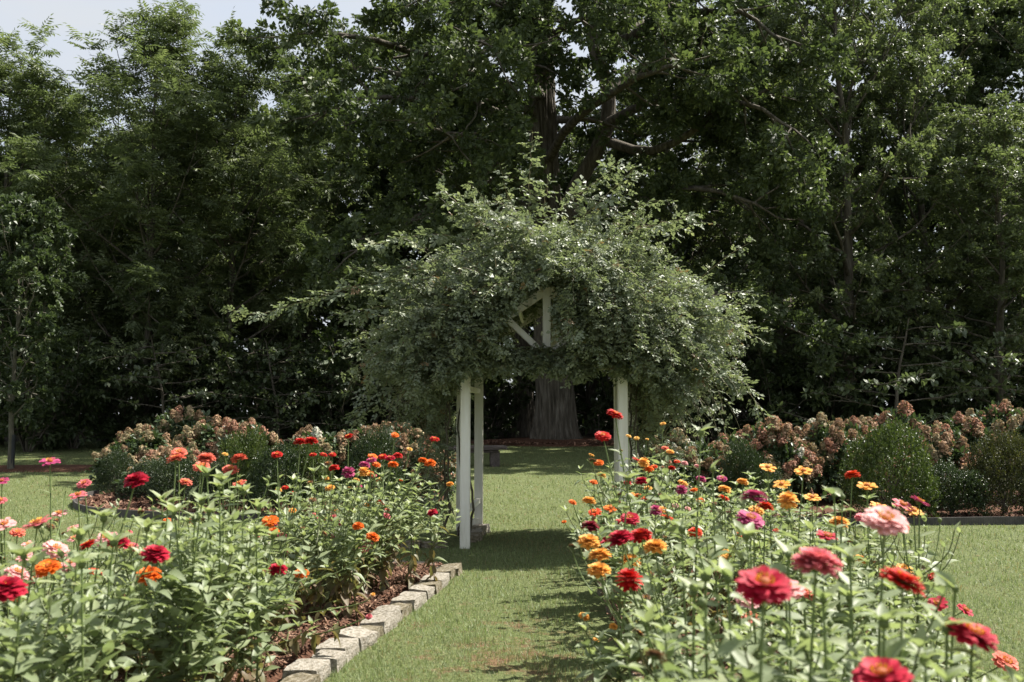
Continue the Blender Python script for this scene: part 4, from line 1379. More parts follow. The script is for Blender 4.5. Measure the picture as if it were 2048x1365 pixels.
# hydrangeas: leaf mounds topped with cone-shaped flower heads
PAN = []
for sd_ in range(4):
    rng = np.random.default_rng(720 + sd_)
    n = 230
    t = rng.random(n)
    an = rng.uniform(0, 2 * math.pi, n)
    r_ = (0.40 * np.sqrt(1 - t) + 0.08) * rng.uniform(0.72, 1.08, n) * (1 + 0.18 * np.sin(3 * an + t * 9 + sd_) + 0.15 * np.sin(t * 17 + 2 * an))
    P = np.stack([np.cos(an) * r_, np.sin(an) * r_, t * 1.05 - 0.1], -1)
    nr = norm(np.stack([np.cos(an), np.sin(an), np.full(n, 0.5)], -1) + rng.normal(size=(n, 3)) * 0.5)
    ax = norm(np.cross(nr, rng.normal(size=(n, 3))))
    b = MB()
    Q4 = (np.array([[-0.5, -0.5, 0], [0.5, -0.5, 0.1], [0.5, 0.5, 0], [-0.5, 0.5, 0.1]]), np.array([[0, 1, 2], [0, 2, 3]]))
    b.inst(Q4, P, frames(ax, nr), rng.uniform(0.085, 0.165, n), 0, np.clip(rng.normal(0.5, 0.27, n), 0, 1))
    b.tube([(0, 0, -0.15), (0, 0, 0.3), (0, 0, 0.9)], [0.30, 0.26, 0.05], 8, 0, 0.25)
    PAN.append(b.mesh('flower_panicle', M['panicle_tan']))
HY = []
for sd_ in range(2):
    rng = np.random.default_rng(740 + sd_)
    lumps = [(rnd_dir(rng, 1)[0], rng.uniform(-0.12, 0.22), rng.uniform(0.04, 0.12)) for _ in range(20)]
    n = 850
    P, d = dome_points(rng, n, lumps, 0.55)
    b = MB()
    i = np.repeat(np.arange(n), 3)
    m = len(i)
    ax = norm(d[i] * [1, 1, 0.5] + rnd_dir(rng, m) * 0.8 - [0, 0, 0.15])
    b.inst(OVAL, P[i] + rng.normal(0, 0.03, (m, 3)), frames(ax, np.array([0, 0, 1.0]) + d[i] * 0.4 + rng.normal(size=(m, 3)) * 0.4), rng.uniform(0.10, 0.19, m), 0, np.clip(rng.normal(0.5, 0.2, m), 0, 1))
    s_ = MB()
    for k_ in range(30):
        e = d[k_] * 0.85
        s_.tube(smooth_pts([(0, 0, -0.4), e * [0.25, 0.25, 0.5] - [0, 0, 0.1], e], 6), np.linspace(0.014, 0.005, 6), 4)
    hd = P[(np.linalg.norm(P, axis=1) > 0.8) & (P[:, 2] > 0.05)]
    HY.append((b.mesh('foliage', M['hydrangea_leaf']), s_.mesh('stems', M['bark']), hd, lumps))


def put_hydrangea(kind, px, ptop, y, wpx, mix, label, nh=26, seed=0):
    rng = np.random.default_rng(900 + int(px))
    g_ = on_ground(px, y)
    top = at(px, ptop, y)[2] - g_[2] - 0.12
    wd = wpx * (1.28 if px < 1000 else 1.15) / F * y / 2
    h_ = top / 1.42
    rz = rng.uniform(0, 6)
    r = tag(empty('hydrangea_shrub', g_, rz), label, 'hydrangea', 'panicle hydrangeas in the shrub beds')
    link('foliage', HY[kind][0], r, (0, 0, 0.42 * h_), (0, 0, 0), (wd, wd, h_))
    link('stems', HY[kind][1], r, (0, 0, 0.42 * h_), (0, 0, 0), (wd, wd, h_))
    lumps = HY[kind][3]
    got = []
    tries = 0
    nh = int(nh * 1.6)
    while len(got) < nh and tries < 1500:
        tries += 1
        d = rnd_dir(rng, 1)[0]
        d[2] = abs(d[2]) + 0.05
        # favour the sides one sees: outward and up
        d = norm(d)
        bp = 1 + sum(a_ * math.exp((d @ c - 1) / w_) for c, a_, w_ in lumps)
        p = d * bp * [wd, wd, h_] * rng.uniform(0.93, 1.06) + [0, 0, 0.42 * h_]
        if all(np.linalg.norm(p - q) > 0.125 for q in got):
            got.append(p)
            k_ = rng.choice(len(mix), p=[m_[1] for m_ in mix])
            s_ = rng.uniform(0.16, 0.25)
            dn = norm(d * [0.8, 0.8, 0.5] + [0, 0, 0.75])
            o = link('flower_panicle', PAN[rng.integers(4)], r, tuple(p - dn * 0.05), (-math.asin(dn[1]), math.asin(np.clip(dn[0] / max(1e-6, math.cos(math.asin(dn[1]))), -1, 1)), rng.uniform(0, 6)), s_)
            o.material_slots[0].link = 'OBJECT'
            o.material_slots[0].material = M['panicle_' + mix[k_][0]]
    return r


tanmix = [('tan', 0.5), ('pink', 0.28), ('buff', 0.21), ('cream', 0.01)]
pinkmix = [('tan', 0.50), ('pink', 0.34), ('buff', 0.14), ('cream', 0.02)]
buffmix = [('tan', 0.32), ('pink', 0.1), ('buff', 0.53), ('cream', 0.05)]
palemix = [('tan', 0.45), ('pink', 0.28), ('buff', 0.17), ('cream', 0.10)]
for a_ in [(0, 285, 860, 20.5, 120, buffmix, 'hydrangea with tan heads and one white head at the lawn end of the curved bed', 30),
           (1, 378, 822, 21.5, 125, buffmix, 'tallest buff-headed hydrangea of the curved bed', 30),
           (0, 430, 846, 20.0, 130, pinkmix, 'broad hydrangea with rusty pink heads behind the coral zinnias', 34),
           (1, 500, 848, 19.0, 110, pinkmix, 'hydrangea with pinkish heads over the bright green upright shrub', 26),
           (0, 350, 893, 18.8, 130, tanmix, 'low hydrangea with tan heads between rounded evergreens', 28),
           (1, 640, 862, 18.2, 110, buffmix, 'hydrangea with tan heads next to the stone bench', 22),
           (0, 715, 856, 18.6, 120, tanmix, 'hydrangea with dusty pink heads above the fine-leaved shrub', 28),
           (1, 795, 852, 18.0, 120, buffmix, 'hydrangea with buff heads under the drooping rose canes', 28),
           (0, 850, 880, 17.0, 90, tanmix, 'hydrangea tucked against the rose-covered arbor side', 18),
           (1, 1330, 872, 16.2, 110, buffmix, 'hydrangea with buff heads just past the arbor post', 24),
           (0, 1395, 880, 16.6, 110, buffmix, 'hydrangea with green-buff heads behind the seed-headed zinnia', 22),
           (1, 1460, 866, 17.2, 120, tanmix, 'hydrangea with tan heads above the fine-leaved dark shrub', 26),
           (0, 1545, 846, 17.0, 130, pinkmix, 'hydrangea with dusty pink heads and long leaves behind golden zinnias', 34),
           (1, 1630, 846, 17.4, 120, pinkmix, 'rusty pink hydrangea rising over the single golden zinnias', 30),
           (0, 1705, 845, 17.8, 120, pinkmix, 'rusty pink hydrangea beside the large bright-shoot evergreen', 28),
           (1, 1785, 818, 18.4, 120, palemix, 'tall hydrangea with one head standing above the large evergreen', 28),
           (0, 1860, 858, 16.8, 130, pinkmix, 'hydrangea with rusty and white heads over the low dark evergreen', 32),
           (1, 1925, 838, 18.0, 120, pinkmix, 'rusty pink hydrangea behind the olive brown shrub', 28),
           (0, 1990, 815, 18.2, 130, palemix, 'hydrangea with several white heads above the olive brown shrub', 30),
           (1, 2060, 822, 17.6, 130, palemix, 'hydrangea with white heads at the end of the row', 24)]:
    put_hydrangea(*a_)

# ------------------------------------------------------------------ zinnias
def leaf_template(bend, fold, wmax):
    ys_ = [0, 0.18, 0.42, 0.7, 1.0]
    ws = [0.10, 0.85, 1.0, 0.62, 0.0]
    V, c = [], []
    for y_, w_ in zip(ys_, ws):
        zc = -bend * y_ ** 2 + 0.10 * y_
        if w_ == 0:
            V.append((0, y_, zc))
        else:
            x_ = wmax * w_
            V += [(-x_, y_, zc + fold * x_), (0, y_, zc), (x_, y_, zc + fold * x_)]
    Fc_ = []
    for k_ in range(3):
        a_ = 3 * k_
        for s_ in (0, 1):
            Fc_ += [(a_ + s_, a_ + s_ + 1, a_ + s_ + 4), (a_ + s_, a_ + s_ + 4, a_ + s_ + 3)]
    Fc_ += [(9, 10, 12), (10, 11, 12)]
    return np.array(V, float), np.array(Fc_)


ZL = [leaf_template(0.18, 0.35, 0.21), leaf_template(0.42, 0.5, 0.23), leaf_template(0.05, 0.25, 0.20)]
ZLM = []
for T_ in ZL:
    for a_ in (0.35, 0.6, 0.85):
        b = MB()
        b.add(T_[0], T_[1], 0, a_)
        ZLM.append(b.mesh('leaf', M['zinnia_leaf'], True))
DRY = MB()
DRY.add(ZL[1][0], ZL[1][1], 0, 0.04)
DRYM = DRY.mesh('leaf', M['zinnia_leaf'], True)

PETAL = (np.array([[-0.06, 0, 0], [0.06, 0, 0], [-0.21, 0.5, 0.05], [0, 0.5, 0.0], [0.21, 0.5, 0.05], [-0.19, 0.90, 0.02], [0, 1.0, -0.02], [0.19, 0.90, 0.02]]),
         np.array([[0, 3, 2], [0, 1, 3], [1, 4, 3], [2, 3, 6], [2, 6, 5], [3, 4, 7], [3, 7, 6]]))


def head_layout(kind, rng):
    """petal transforms for a head of diameter 1, facing +z"""
    if kind == 'd':      # full double
        layers = [(0.50, 18, -0.18, 0.00), (0.485, 17, -0.02, 0.03), (0.45, 16, 0.14, 0.06), (0.39, 14, 0.32, 0.09), (0.32, 12, 0.55, 0.115), (0.24, 9, 0.82, 0.13), (0.15, 6, 1.15, 0.13)]
    elif kind == 'p':    # ball-shaped
        layers = [(0.46, 14, -0.55, 0.02), (0.50, 15, -0.2, 0.06), (0.47, 14, 0.15, 0.11), (0.42, 13, 0.45, 0.16), (0.36, 11, 0.75, 0.19), (0.28, 9, 1.0, 0.21), (0.2, 6, 1.25, 0.22)]
    elif kind == 's':    # two or three rows round a yellow eye
        layers = [(0.50, 16, -0.10, 0.00), (0.475, 15, 0.05, 0.03), (0.42, 13, 0.20, 0.055), (0.33, 10, 0.42, 0.075)]
    else:                # single row
        layers = [(0.50, 11, 0.02, 0.0), (0.46, 6, 0.16, 0.02)]
    P, Rm, S = [], [], []
    for r_, c_, tilt, z_ in layers:
        ph = rng.uniform(0, 6)
        for k_ in range(c_):
            an = ph + 2 * math.pi * k_ / c_ + rng.normal(0, 0.07)
            ti = tilt + rng.normal(0, 0.09)
            d = np.array([math.cos(an) * math.cos(ti), math.sin(an) * math.cos(ti), math.sin(ti)])
            nr = np.array([-math.cos(an) * math.sin(ti), -math.sin(an) * math.sin(ti), math.cos(ti)])
            P.append(np.array([math.cos(an) * 0.05, math.sin(an) * 0.05, z_]))
            Rm.append(frames(d[None], nr[None])[0])
            ln = r_ * rng.uniform(0.92, 1.05) - 0.03
            wf = {'d': 0.46, 'p': 0.42, 's': 0.46, '1': 0.56}[kind]
            S.append((wf * (0.6 + 0.8 * r_), ln, ln))
    return np.array(P), np.array(Rm), np.array(S)


def dome_mesh(r, h, n=10, m=4, z0=0.0):
    V = [(0, 0, z0 + h)]
    for i_ in range(1, m + 1):
        t_ = i_ / m * math.pi / 2
        for k_ in range(n):
            an = 2 * math.pi * k_ / n
            V.append((math.cos(an) * r * math.sin(t_), math.sin(an) * r * math.sin(t_), z0 + h * math.cos(t_)))
    T3 = [(0, 1 + k_, 1 + (k_ + 1) % n) for k_ in range(n)]
    Q = [(1 + (i_ - 1) * n + k_, 1 + i_ * n + k_, 1 + i_ * n + (k_ + 1) % n, 1 + (i_ - 1) * n + (k_ + 1) % n) for i_ in range(1, m) for k_ in range(n)]
    return np.array(V), np.array(T3), np.array(Q)


HEADS = {}
for kind in 'dps1':
    HEADS[kind] = []
    for v_ in range(3):
        rng = np.random.default_rng(1000 + v_ + ord(kind) * 7)
        lay = head_layout(kind, rng)
        b = MB()
        b.inst(PETAL, lay[0], lay[1], lay[2], 0, np.clip(rng.normal(0.5, 0.2, len(lay[0])), 0, 1))
        pm = b.mesh('petals', M['petal_R'], True)
        cz_ = {'d': 0.12, 'p': 0.22, 's': 0.05, '1': 0.03}[kind]
        cr_ = {'d': 0.07, 'p': 0.05, 's': 0.13, '1': 0.15}[kind]
        b = MB()
        V_, T3, Q_ = dome_mesh(cr_, cr_ * 0.9, 10, 4, cz_)
        b.add(V_, [T3, Q_], 0)
        nfl = {'d': 8, 'p': 4, 's': 22, '1': 20}[kind]
        an = np.arange(nfl) * 2.4
        rr = cr_ * (0.75 + 0.35 * rng.random(nfl))
        Pf = np.stack([np.cos(an) * rr, np.sin(an) * rr, np.full(nfl, cz_ + cr_ * 0.5)], -1)
        axf = norm(np.stack([np.cos(an) * 0.6, np.sin(an) * 0.6, np.full(nfl, 0.9)], -1) + rng.normal(size=(nfl, 3)) * 0.2)
        b.inst(LEAF2, Pf, frames(axf, rng.normal(size=(nfl, 3))), 0.10, 1)
        cm = b.mesh('flower_center', [M['disc'], M['floret']], True)
        HEADS[kind].append((pm, cm, lay))
# petals as single pieces for the closest heads
PETM = []
for a_ in (0.2, 0.45, 0.7, 0.95):
    b = MB()
    b.add(PETAL[0], PETAL[1], 0, a_)
    PETM.append(b.mesh('petal', M['petal_R'], True))
b = MB()
V_, T3, Q_ = dome_mesh(0.16, -0.20, 8, 4, 0.02)
b.add(V_, [T3[:, ::-1], Q_[:, ::-1]], 0)
an = np.arange(12) * 0.5236
for z_, r_ in ((-0.02, 0.15), (-0.09, 0.125)):
    b.inst(LEAF2, np.stack([np.cos(an + z_ * 9) * r_, np.sin(an + z_ * 9) * r_, np.full(12, z_ - 0.04)], -1),
           frames(np.stack([np.cos(an) * 0.4, np.sin(an) * 0.4, np.full(12, 1.0)], -1), np.stack([np.cos(an), np.sin(an), np.zeros(12)], -1)), 0.11)
CALYX = b.mesh('flower_head', M['calyx'], True)
b = MB()
V_, T3, Q_ = dome_mesh(0.012, 0.014, 8, 4, 0.0)
b.add(V_, [T3, Q_], 0)
V_, T3, Q_ = dome_mesh(0.012, -0.012, 8, 4, 0.0)
b.add(V_, [T3[:, ::-1], Q_[:, ::-1]], 0)
BUD = b.mesh('bud', M['calyx'], True)


def basis_euler(z, spin):
    from mathutils import Vector
    q_ = Vector((0, 0, 1)).rotation_difference(Vector(z))
    from mathutils import Quaternion
    return (q_ @ Quaternion((0, 0, 1), spin)).to_euler()


def set_mat(o, slot, m):
    o.material_slots[slot].link = 'OBJECT'
    o.material_slots[slot].material = m


def add_head(root, pos, z, diam, col, kind, rng, near):
    pm, cm, lay = HEADS[kind][rng.integers(3)]
    fh = link('flower_head', CALYX, root, tuple(pos), basis_euler(z, rng.uniform(0, 6)), diam)
    if near:
        for P_, R_, S_ in zip(*lay):
            o = bpy.data.objects.new('petal', PETM[rng.integers(4)])
            COL.objects.link(o)
            o.parent = fh
            from mathutils import Matrix
            mt = Matrix(((R_[0, 0] * S_[0], R_[0, 1] * S_[1], R_[0, 2] * S_[2], P_[0]), (R_[1, 0] * S_[0], R_[1, 1] * S_[1], R_[1, 2] * S_[2], P_[1]),
                         (R_[2, 0] * S_[0], R_[2, 1] * S_[1], R_[2, 2] * S_[2], P_[2]), (0, 0, 0, 1)))
            o.matrix_basis = mt
            set_mat(o, 0, M['petal_' + col])
    else:
        o = link('petals', pm, fh)
        set_mat(o, 0, M['petal_' + col])
    link('flower_center', cm, fh)
    return fh


def zinnia(base, heads, rng, label, group, near=False, budtop=None, clear=9.0, keep=0.3):
    """heads: (world position, diameter, colour, kind); the first one tops the main stem"""
    base = np.asarray(base, float)
    root = tag(empty('zinnia_plant', tuple(base)), label, 'flower', group)
    stem = MB()
    LP, LA, LS, LV, LK = [], [], [], [], []      # leaves
    tops = [np.asarray(h_[0]) - base for h_ in heads] if heads else [np.asarray(budtop) - base]
    main = tops[0]
    H_ = main[2]
    bow = np.array([rng.normal(0, 0.03), rng.normal(0, 0.03), 0])

    def leaf(p, d, s_, v_, k_):
        LP.append(p), LA.append(d), LS.append(s_), LV.append(v_), LK.append(k_)

    def node_leaves(pts, t0, t1, gap, big, ph):
        seg = np.linalg.norm(np.diff(pts, axis=0), axis=1)
        cum = np.concatenate([[0], np.cumsum(seg)])
        c = cum[-1] * t0
        k_ = 0
        while c < cum[-1] * t1:
            p = np.array([np.interp(c, cum, pts[:, q_]) for q_ in range(3)])
            az = ph + k_ * math.pi / 2 + rng.normal(0, 0.25)
            hz = p[2]
            for s_ in (0, math.pi):
                el = rng.normal(0.25, 0.28)
                v_ = np.clip(rng.normal(0.62, 0.16), 0.22, 1)
                if hz < 0.34 and rng.random() < 0.75:
                    v_, el = rng.uniform(0, 0.13), rng.normal(-0.8, 0.3)
                elif hz < 0.5 and rng.random() < 0.25:
                    v_, el = rng.uniform(0.02, 0.18), rng.normal(-0.4, 0.3)
                frac = (c / cum[-1] - t0) / max(t1 - t0, 0.01)
                leaf(p, np.array([math.cos(az + s_) * math.cos(el), math.sin(az + s_) * math.cos(el), math.sin(el)]), big * rng.uniform(0.75, 1.2) * (1.0 - 0.45 * frac ** 2), v_, rng.integers(3))
            c += gap * rng.uniform(0.75, 1.2)
            k_ += 1

    mp_ = smooth_pts([(0, 0, -0.04), main * [0.25, 0.25, 0.33] + bow, main * [0.7, 0.7, 0.68] + bow * 0.6, main], 16)
    stem.tube(mp_, np.linspace(0.0062, 0.0034, 16), 5, 0, np.linspace(0.25, 1, 16).repeat(5))
    ped = 0.16 if heads else 0.03
    node_leaves(mp_, 0.12, max(0.5, 1 - ped / max(H_, 0.2)), 0.075, 0.135, rng.uniform(0, 6))
    ends = [(mp_, True)]
    # side shoots that carry the other heads, then leafy ones
    for tp in tops[1:]:
        t_ = np.clip(tp[2] / max(H_, 0.2) * 0.5, 0.15, 0.6)
        p, d = along(mp_, t_)
        mid = p * 0.45 + tp * 0.55 + np.array([tp[0] - p[0], tp[1] - p[1], 0]) * 0.25
        sp = smooth_pts([p, mid, tp], 10)
        stem.tube(sp, np.linspace(0.004, 0.0028, 10), 4, 0, 0.8)
        node_leaves(sp, 0.25, 0.75, 0.08, 0.085, rng.uniform(0, 6))
    nsh = rng.integers(5, 8)
    for k_ in range(nsh):
        t_ = rng.uniform(0.2, 0.66)
        p, d = along(mp_, t_)
        az = k_ * 2.4 + rng.uniform(0, 1)
        ln = rng.uniform(0.22, 0.42) * min(1.0, H_ / 0.9)
        tp = p + np.array([math.cos(az) * ln * 0.62, math.sin(az) * ln * 0.62, ln * 0.85])
        tp[2] = min(tp[2], H_ * 0.93)
        sp = smooth_pts([p, p * 0.5 + tp * 0.5 + np.array([math.cos(az), math.sin(az), 0]) * 0.05, tp], 8)
        stem.tube(sp, np.linspace(0.0038, 0.0025, 8), 4, 0, rng.uniform(0.3, 1))
        node_leaves(sp, 0.15, 0.98, 0.065, 0.112, rng.uniform(0, 6))
        for q_ in range(4):      # young rosette at the tip
            a2 = q_ * math.pi / 2 + rng.uniform(0, 1)
            leaf(tp, np.array([math.cos(a2) * 0.7, math.sin(a2) * 0.7, 0.75]), rng.uniform(0.045, 0.07), rng.uniform(0.7, 1), rng.integers(3))
        if k_ < 2 and heads and tp[2] > 0.45:
            tip = tp + [0, 0, 0.035]
            stem.tube(np.array([tp, tp + [0, 0, 0.02], tip]), 0.0025, 4, 0, 0.9)
            if rng.random() < 0.3:
                add_head(root, tip, norm(rng.normal(size=3) * 0.4 + [0, -0.2, 1]), rng.uniform(0.035, 0.06), 'B', 's', rng, False)
            else:
                link('bud', BUD, root, tuple(tip), (rng.normal(0, 0.3), rng.normal(0, 0.3), 0), rng.uniform(0.7, 1.25))
    if not heads:
        for q_ in range(6):
            a2 = q_ * math.pi / 3 + rng.uniform(0, 1)
            leaf(main, np.array([math.cos(a2) * 0.8, math.sin(a2) * 0.8, 0.6]), rng.uniform(0.06, 0.095), rng.uniform(0.7, 1), rng.integers(3))
        link('bud', BUD, root, tuple(main), (0, 0, 0), rng.uniform(0.8, 1.3))
    link('stem', stem.mesh('stem', M['zinnia_stem'], True), root)
    LP, LA, LS, LV, LK = np.array(LP), np.array(LA), np.array(LS), np.array(LV), np.array(LK)
    kp_ = (LP[:, 2] + base[2] < clear - 0.02) | (rng.random(len(LP)) < keep)
    LP, LA, LS, LV, LK = LP[kp_], LA[kp_], LS[kp_], LV[kp_], LK[kp_]
    n_ = len(LP)
    Rm = frames(LA, np.array([0, 0, 1.0]) + rng.normal(size=(n_, 3)) * 0.25)
    if near:
        from mathutils import Matrix
        for i_ in range(n_):
            me = DRYM if LV[i_] < 0.2 else ZLM[LK[i_] * 3 + (0 if LV[i_] < 0.5 else 1 if LV[i_] < 0.75 else 2)]
            o = bpy.data.objects.new('leaf', me)
            COL.objects.link(o)
            o.parent = root
            R_ = Rm[i_] * LS[i_]
            o.matrix_basis = Matrix((*[(R_[k_, 0], R_[k_, 1], R_[k_, 2], LP[i_, k_]) for k_ in range(3)], (0, 0, 0, 1)))
    else:
        b = MB()
        for k_ in range(3):
            s_ = LK == k_
            b.inst(ZL[k_], LP[s_], Rm[s_], LS[s_], 0, LV[s_])
        link('foliage', b.mesh('foliage', M['zinnia_leaf'], True), root)
    for (hp, dm, col, kd), tp in zip(heads, tops):
        hz = np.asarray(hp)[2]
        tilt = rng.uniform(0.08, 0.36) + max(0, 0.95 - hz) * 0.5 + (0.16 if kd in 's1' else 0)
        az = rng.normal(-math.pi / 2 + 0.2, 0.65)
        z_ = norm(np.array([math.cos(az) * math.sin(tilt), math.sin(az) * math.sin(tilt), math.cos(tilt)]))
        add_head(root, tp, z_, dm, col, kd, rng, near and dm > 0.07)
    return root


# flower heads read off the photograph: pixel x, y, width, colour, kind
FL_L = """100,924,38,M,1 4,963,26,M,1 2,1002,24,P,1 168,968,28,P,s 157,991,33,P,1 272,962,50,C,d 8,1050,46,L,1 75,1048,56,P,1 118,1028,32,L,1 146,1057,25,L,1
148,1078,28,L,1 57,1090,26,L,1 50,1115,34,L,1 35,1066,30,S,s 112,1100,52,L,s 175,1090,35,R,s 213,1078,46,L,s 236,1086,48,C,d 262,1095,30,P,s 258,1066,15,P,s 95,1136,52,O,s
140,1130,42,L,s 35,1148,50,L,s 70,1160,28,P,s 12,1180,76,C,d 38,1192,36,G,d 190,1146,30,V,s 310,1110,56,C,d 298,1152,50,O,d 270,1143,18,G,p 358,906,32,S,s 352,918,40,S,s
412,918,38,S,d 403,934,34,S,s 478,918,33,S,d 461,940,33,S,s 479,967,28,S,1 371,965,28,S,s 450,909,13,Y,s 600,885,28,R,d 622,883,29,R,d 554,910,23,R,s 626,910,15,R,s 647,910,16,R,s
665,910,15,R,s 697,873,19,R,s 790,871,17,O,s 869,879,20,R,s 819,899,12,Y,s 668,937,23,R,d 697,947,28,M,p 728,946,25,G,p 741,949,15,O,p 729,931,23,M,d 743,921,21,M,s 745,914,20,O,s
752,930,20,O,s 765,914,19,R,s 780,917,21,C,s 796,912,19,R,d 786,930,22,O,d 846,922,21,O,d 860,927,24,O,d 900,969,16,G,d 557,981,14,G,d 570,976,15,R,s 586,986,11,C,s 718,973,13,M,s
712,961,15,Y,d 651,957,15,G,s 660,976,20,G,s 762,958,11,G,s 803,960,9,O,s 748,952,12,P,s 761,1006,17,R,d 774,1020,14,P,s 773,1032,17,P,s 865,1026,21,C,d 665,1018,17,G,d 586,1022,19,G,s
630,1032,17,P,s 667,1036,18,P,d 648,1038,11,O,d 680,1047,18,P,d 702,1020,13,O,s 733,1010,15,G,s 716,1053,23,O,d 745,1075,27,O,d 666,1074,15,P,d 618,1096,16,P,d 600,1108,16,P,d
710,1097,15,P,d 727,1100,21,P,d 738,1090,17,P,d 575,1100,13,P,s 540,1043,34,O,s 550,1049,16,M,s 547,1064,23,O,d 564,1072,19,P,s 515,1075,14,P,s 555,1140,38,C,d 538,1136,15,O,s
603,1148,30,O,d 335,1042,18,O,s 378,1041,13,R,s 499,1057,11,P,s 437,1124,10,R,s 460,1207,22,G,p 487,1180,13,G,s 490,1145,15,O,s 738,1234,14,P,d 746,1189,9,G,s 30,1240,22,O,s 80,1262,14,O,s"""
FL_R = """1230,830,36,R,s 1206,873,33,R,s 1183,911,13,Y,s 1197,926,21,O,s 1203,951,20,Y,d 1187,965,17,O,s 1145,1005,17,O,s 1128,1044,10,O,s 1178,1003,29,G,d 1190,1025,27,V,1 1221,1017,30,O,1
1257,873,12,Y,s 1273,877,12,Y,s 1326,848,13,Y,s 1294,879,8,Y,s 1272,919,16,R,1 1288,927,24,G,p 1297,939,22,O,d 1308,934,15,V,s 1343,937,17,R,d 1336,924,13,P,d 1354,924,13,V,s 1369,927,14,L,d
1394,933,12,L,d 1330,897,16,S,s 1340,904,17,G,s 1283,963,28,C,d 1255,967,17,C,d 1296,977,17,G,s 1277,992,15,O,s 1291,997,18,R,1 1265,990,14,G,s 1366,967,21,G,s 1402,959,21,M,d 1363,982,25,M,p
1388,981,17,O,s 1444,958,21,M,s 1485,965,25,G,d 1449,980,27,G,d 1448,997,23,V,s 1401,1001,17,O,s 1311,1023,27,M,p 1334,1035,27,V,1 1323,1020,22,G,s 1350,1012,15,L,s 1376,1018,13,L,s
1260,1038,38,C,s 1243,1047,30,C,s 1180,1054,38,D,d 1207,1046,15,V,s 1209,1072,19,C,s 1178,1085,46,G,d 1199,1112,47,G,d 1198,1142,48,G,d 1260,1123,44,G,d 1310,1095,48,G,d 1240,1078,54,C,d
1281,1073,46,R,d 1212,1090,28,C,d 1258,1165,56,R,p 1390,1066,30,V,d 1447,1109,30,G,s 1168,1234,24,G,d 1227,1254,18,G,d 1192,1280,13,G,d 1508,996,54,M,d 1530,1014,35,V,d 1513,1022,32,G,s
1500,1040,56,M,s 1576,1004,42,G,p 1535,936,33,G,1 1607,943,35,G,1 1563,970,33,G,1 1624,996,33,G,1 1475,1070,21,V,s 1552,1062,13,R,s 1678,1046,38,G,d 1705,951,31,V,d 1734,973,39,G,1
1757,1014,34,G,1 1827,1023,38,G,1 1839,1004,41,M,1 1805,1011,41,P,1 1770,1043,88,L,s 1726,1037,32,P,s 1806,1058,26,V,s 1654,1074,45,C,1 1632,1128,98,P,d 1528,1172,108,C,s 1572,1180,72,L,s
1494,1197,52,L,s 1610,1184,50,S,s 1720,1120,28,G,d 1805,1164,94,R,s 1808,1140,36,G,s 1866,1153,22,R,s 1875,1208,40,C,1 1930,1221,34,C,1 1945,1272,102,C,s 2012,1326,52,S,s 1763,1356,118,C,s
1390,1337,38,D,d 1501,1239,38,S,s 1480,1280,13,P,s"""


def parse(t):
    out = []
    for e in t.split():
        a_ = e.split(',')
        out.append((float(a_[0]), float(a_[1]), float(a_[2]), a_[3], a_[4]))
    return out


def settle(lst, left):
    """depth of every head from its width, kept inside its bed"""
    res = []
    for px, py, wd, col, kd in lst:
        S_ = np.interp(wd, [8, 14, 20, 30, 45, 60, 120], [0.042, 0.062, 0.082, 0.098, 0.108, 0.115, 0.118])
        y_ = F * S_ / wd
        lo, hi = (2.6, 10.0) if left else (1.55, 10.6)
        y_ = float(np.clip(y_, lo, hi))
        for _ in range(60):
            x_ = (px - 1024) / F * y_
            if left:
                if x_ > xl(y_) + 0.22 and y_ < 10.0:
                    y_ += 0.08 if x_ < 0 else 0
                elif x_ < xll(y_):
                    y_ -= 0.08
                else:
                    break
            else:
                if x_ < xr(y_) - 0.28:
                    y_ += 0.08
                elif x_ > xrr(y_) + 0.1:
                    y_ += 0.08
                else:
                    break
            if not lo <= y_ <= hi:
                break
        y_ = float(np.clip(y_, lo, hi))
        p = at(px, py, y_)
        if p[2] < 0.2:
            y_ = y_ * (EYE - 0.3) / (EYE - p[2])
            p = at(px, py, y_)
        if p[2] < 1.0 and y_ > 3.2:      # lower heads lean out towards the light on the path side
            y_ -= 0.22
            p = at(px, py, y_)
        res.append([p, wd / F * y_ * 1.02, col, kd])
    return res


def clusters(hs, dist):
    hs = sorted(hs, key=lambda h_: -h_[0][2])
    out = []
    for h_ in hs:
        for c in out:
            if len(c) < 4 and np.hypot(*(c[0][0][:2] - h_[0][:2])) < dist:
                c.append(h_)
                break
        else:
            out.append([h_])
    return out


KN = {'d': 'full', 'p': 'ball-shaped', 's': 'yellow-eyed', '1': 'single'}
rng = np.random.default_rng(1200)
# extra leafy tops that stand out: pixel x, y and depth
TOP_L = [(415, 975, 4.7), (350, 1040, 4.5), (455, 1030, 4.7), (300, 1060, 4.3), (500, 1060, 5.0), (560, 1075, 5.4), (400, 950, 4.9), (440, 962, 5.0), (475, 985, 5.1), (362, 1000, 4.8), (520, 1022, 5.4), (330, 1012, 4.7), (430, 1005, 4.5), (385, 1030, 4.4), (650, 945, 8.0), (600, 962, 7.8), (690, 985, 7.5),
         (765, 955, 8.6), (820, 955, 9.0), (860, 972, 9.2), (720, 1005, 7.6), (200, 1040, 4.0), (100, 1080, 3.6), (250, 1085, 3.9), (40, 1110, 3.4), (160, 1130, 3.5)]
TOP_R = [(1250, 958, 4.6), (1425, 940, 4.4), (1600, 1085, 3.3), (1700, 1120, 3.0), (1480, 1070, 3.4), (1560, 1110, 2.9), (1440, 1150, 2.9), (1310, 1240, 3.2), (1880, 1262, 2.3),
         (1380, 1195, 2.8), (1640, 1215, 2.4), (1730, 1245, 2.3), (1400, 1055, 3.8), (1520, 1160, 2.7), (1404, 866, 4.5), (1665, 994, 4.2), (1686, 990, 4.1), (1850, 1180, 2.8), (1255, 1185, 4.2)]


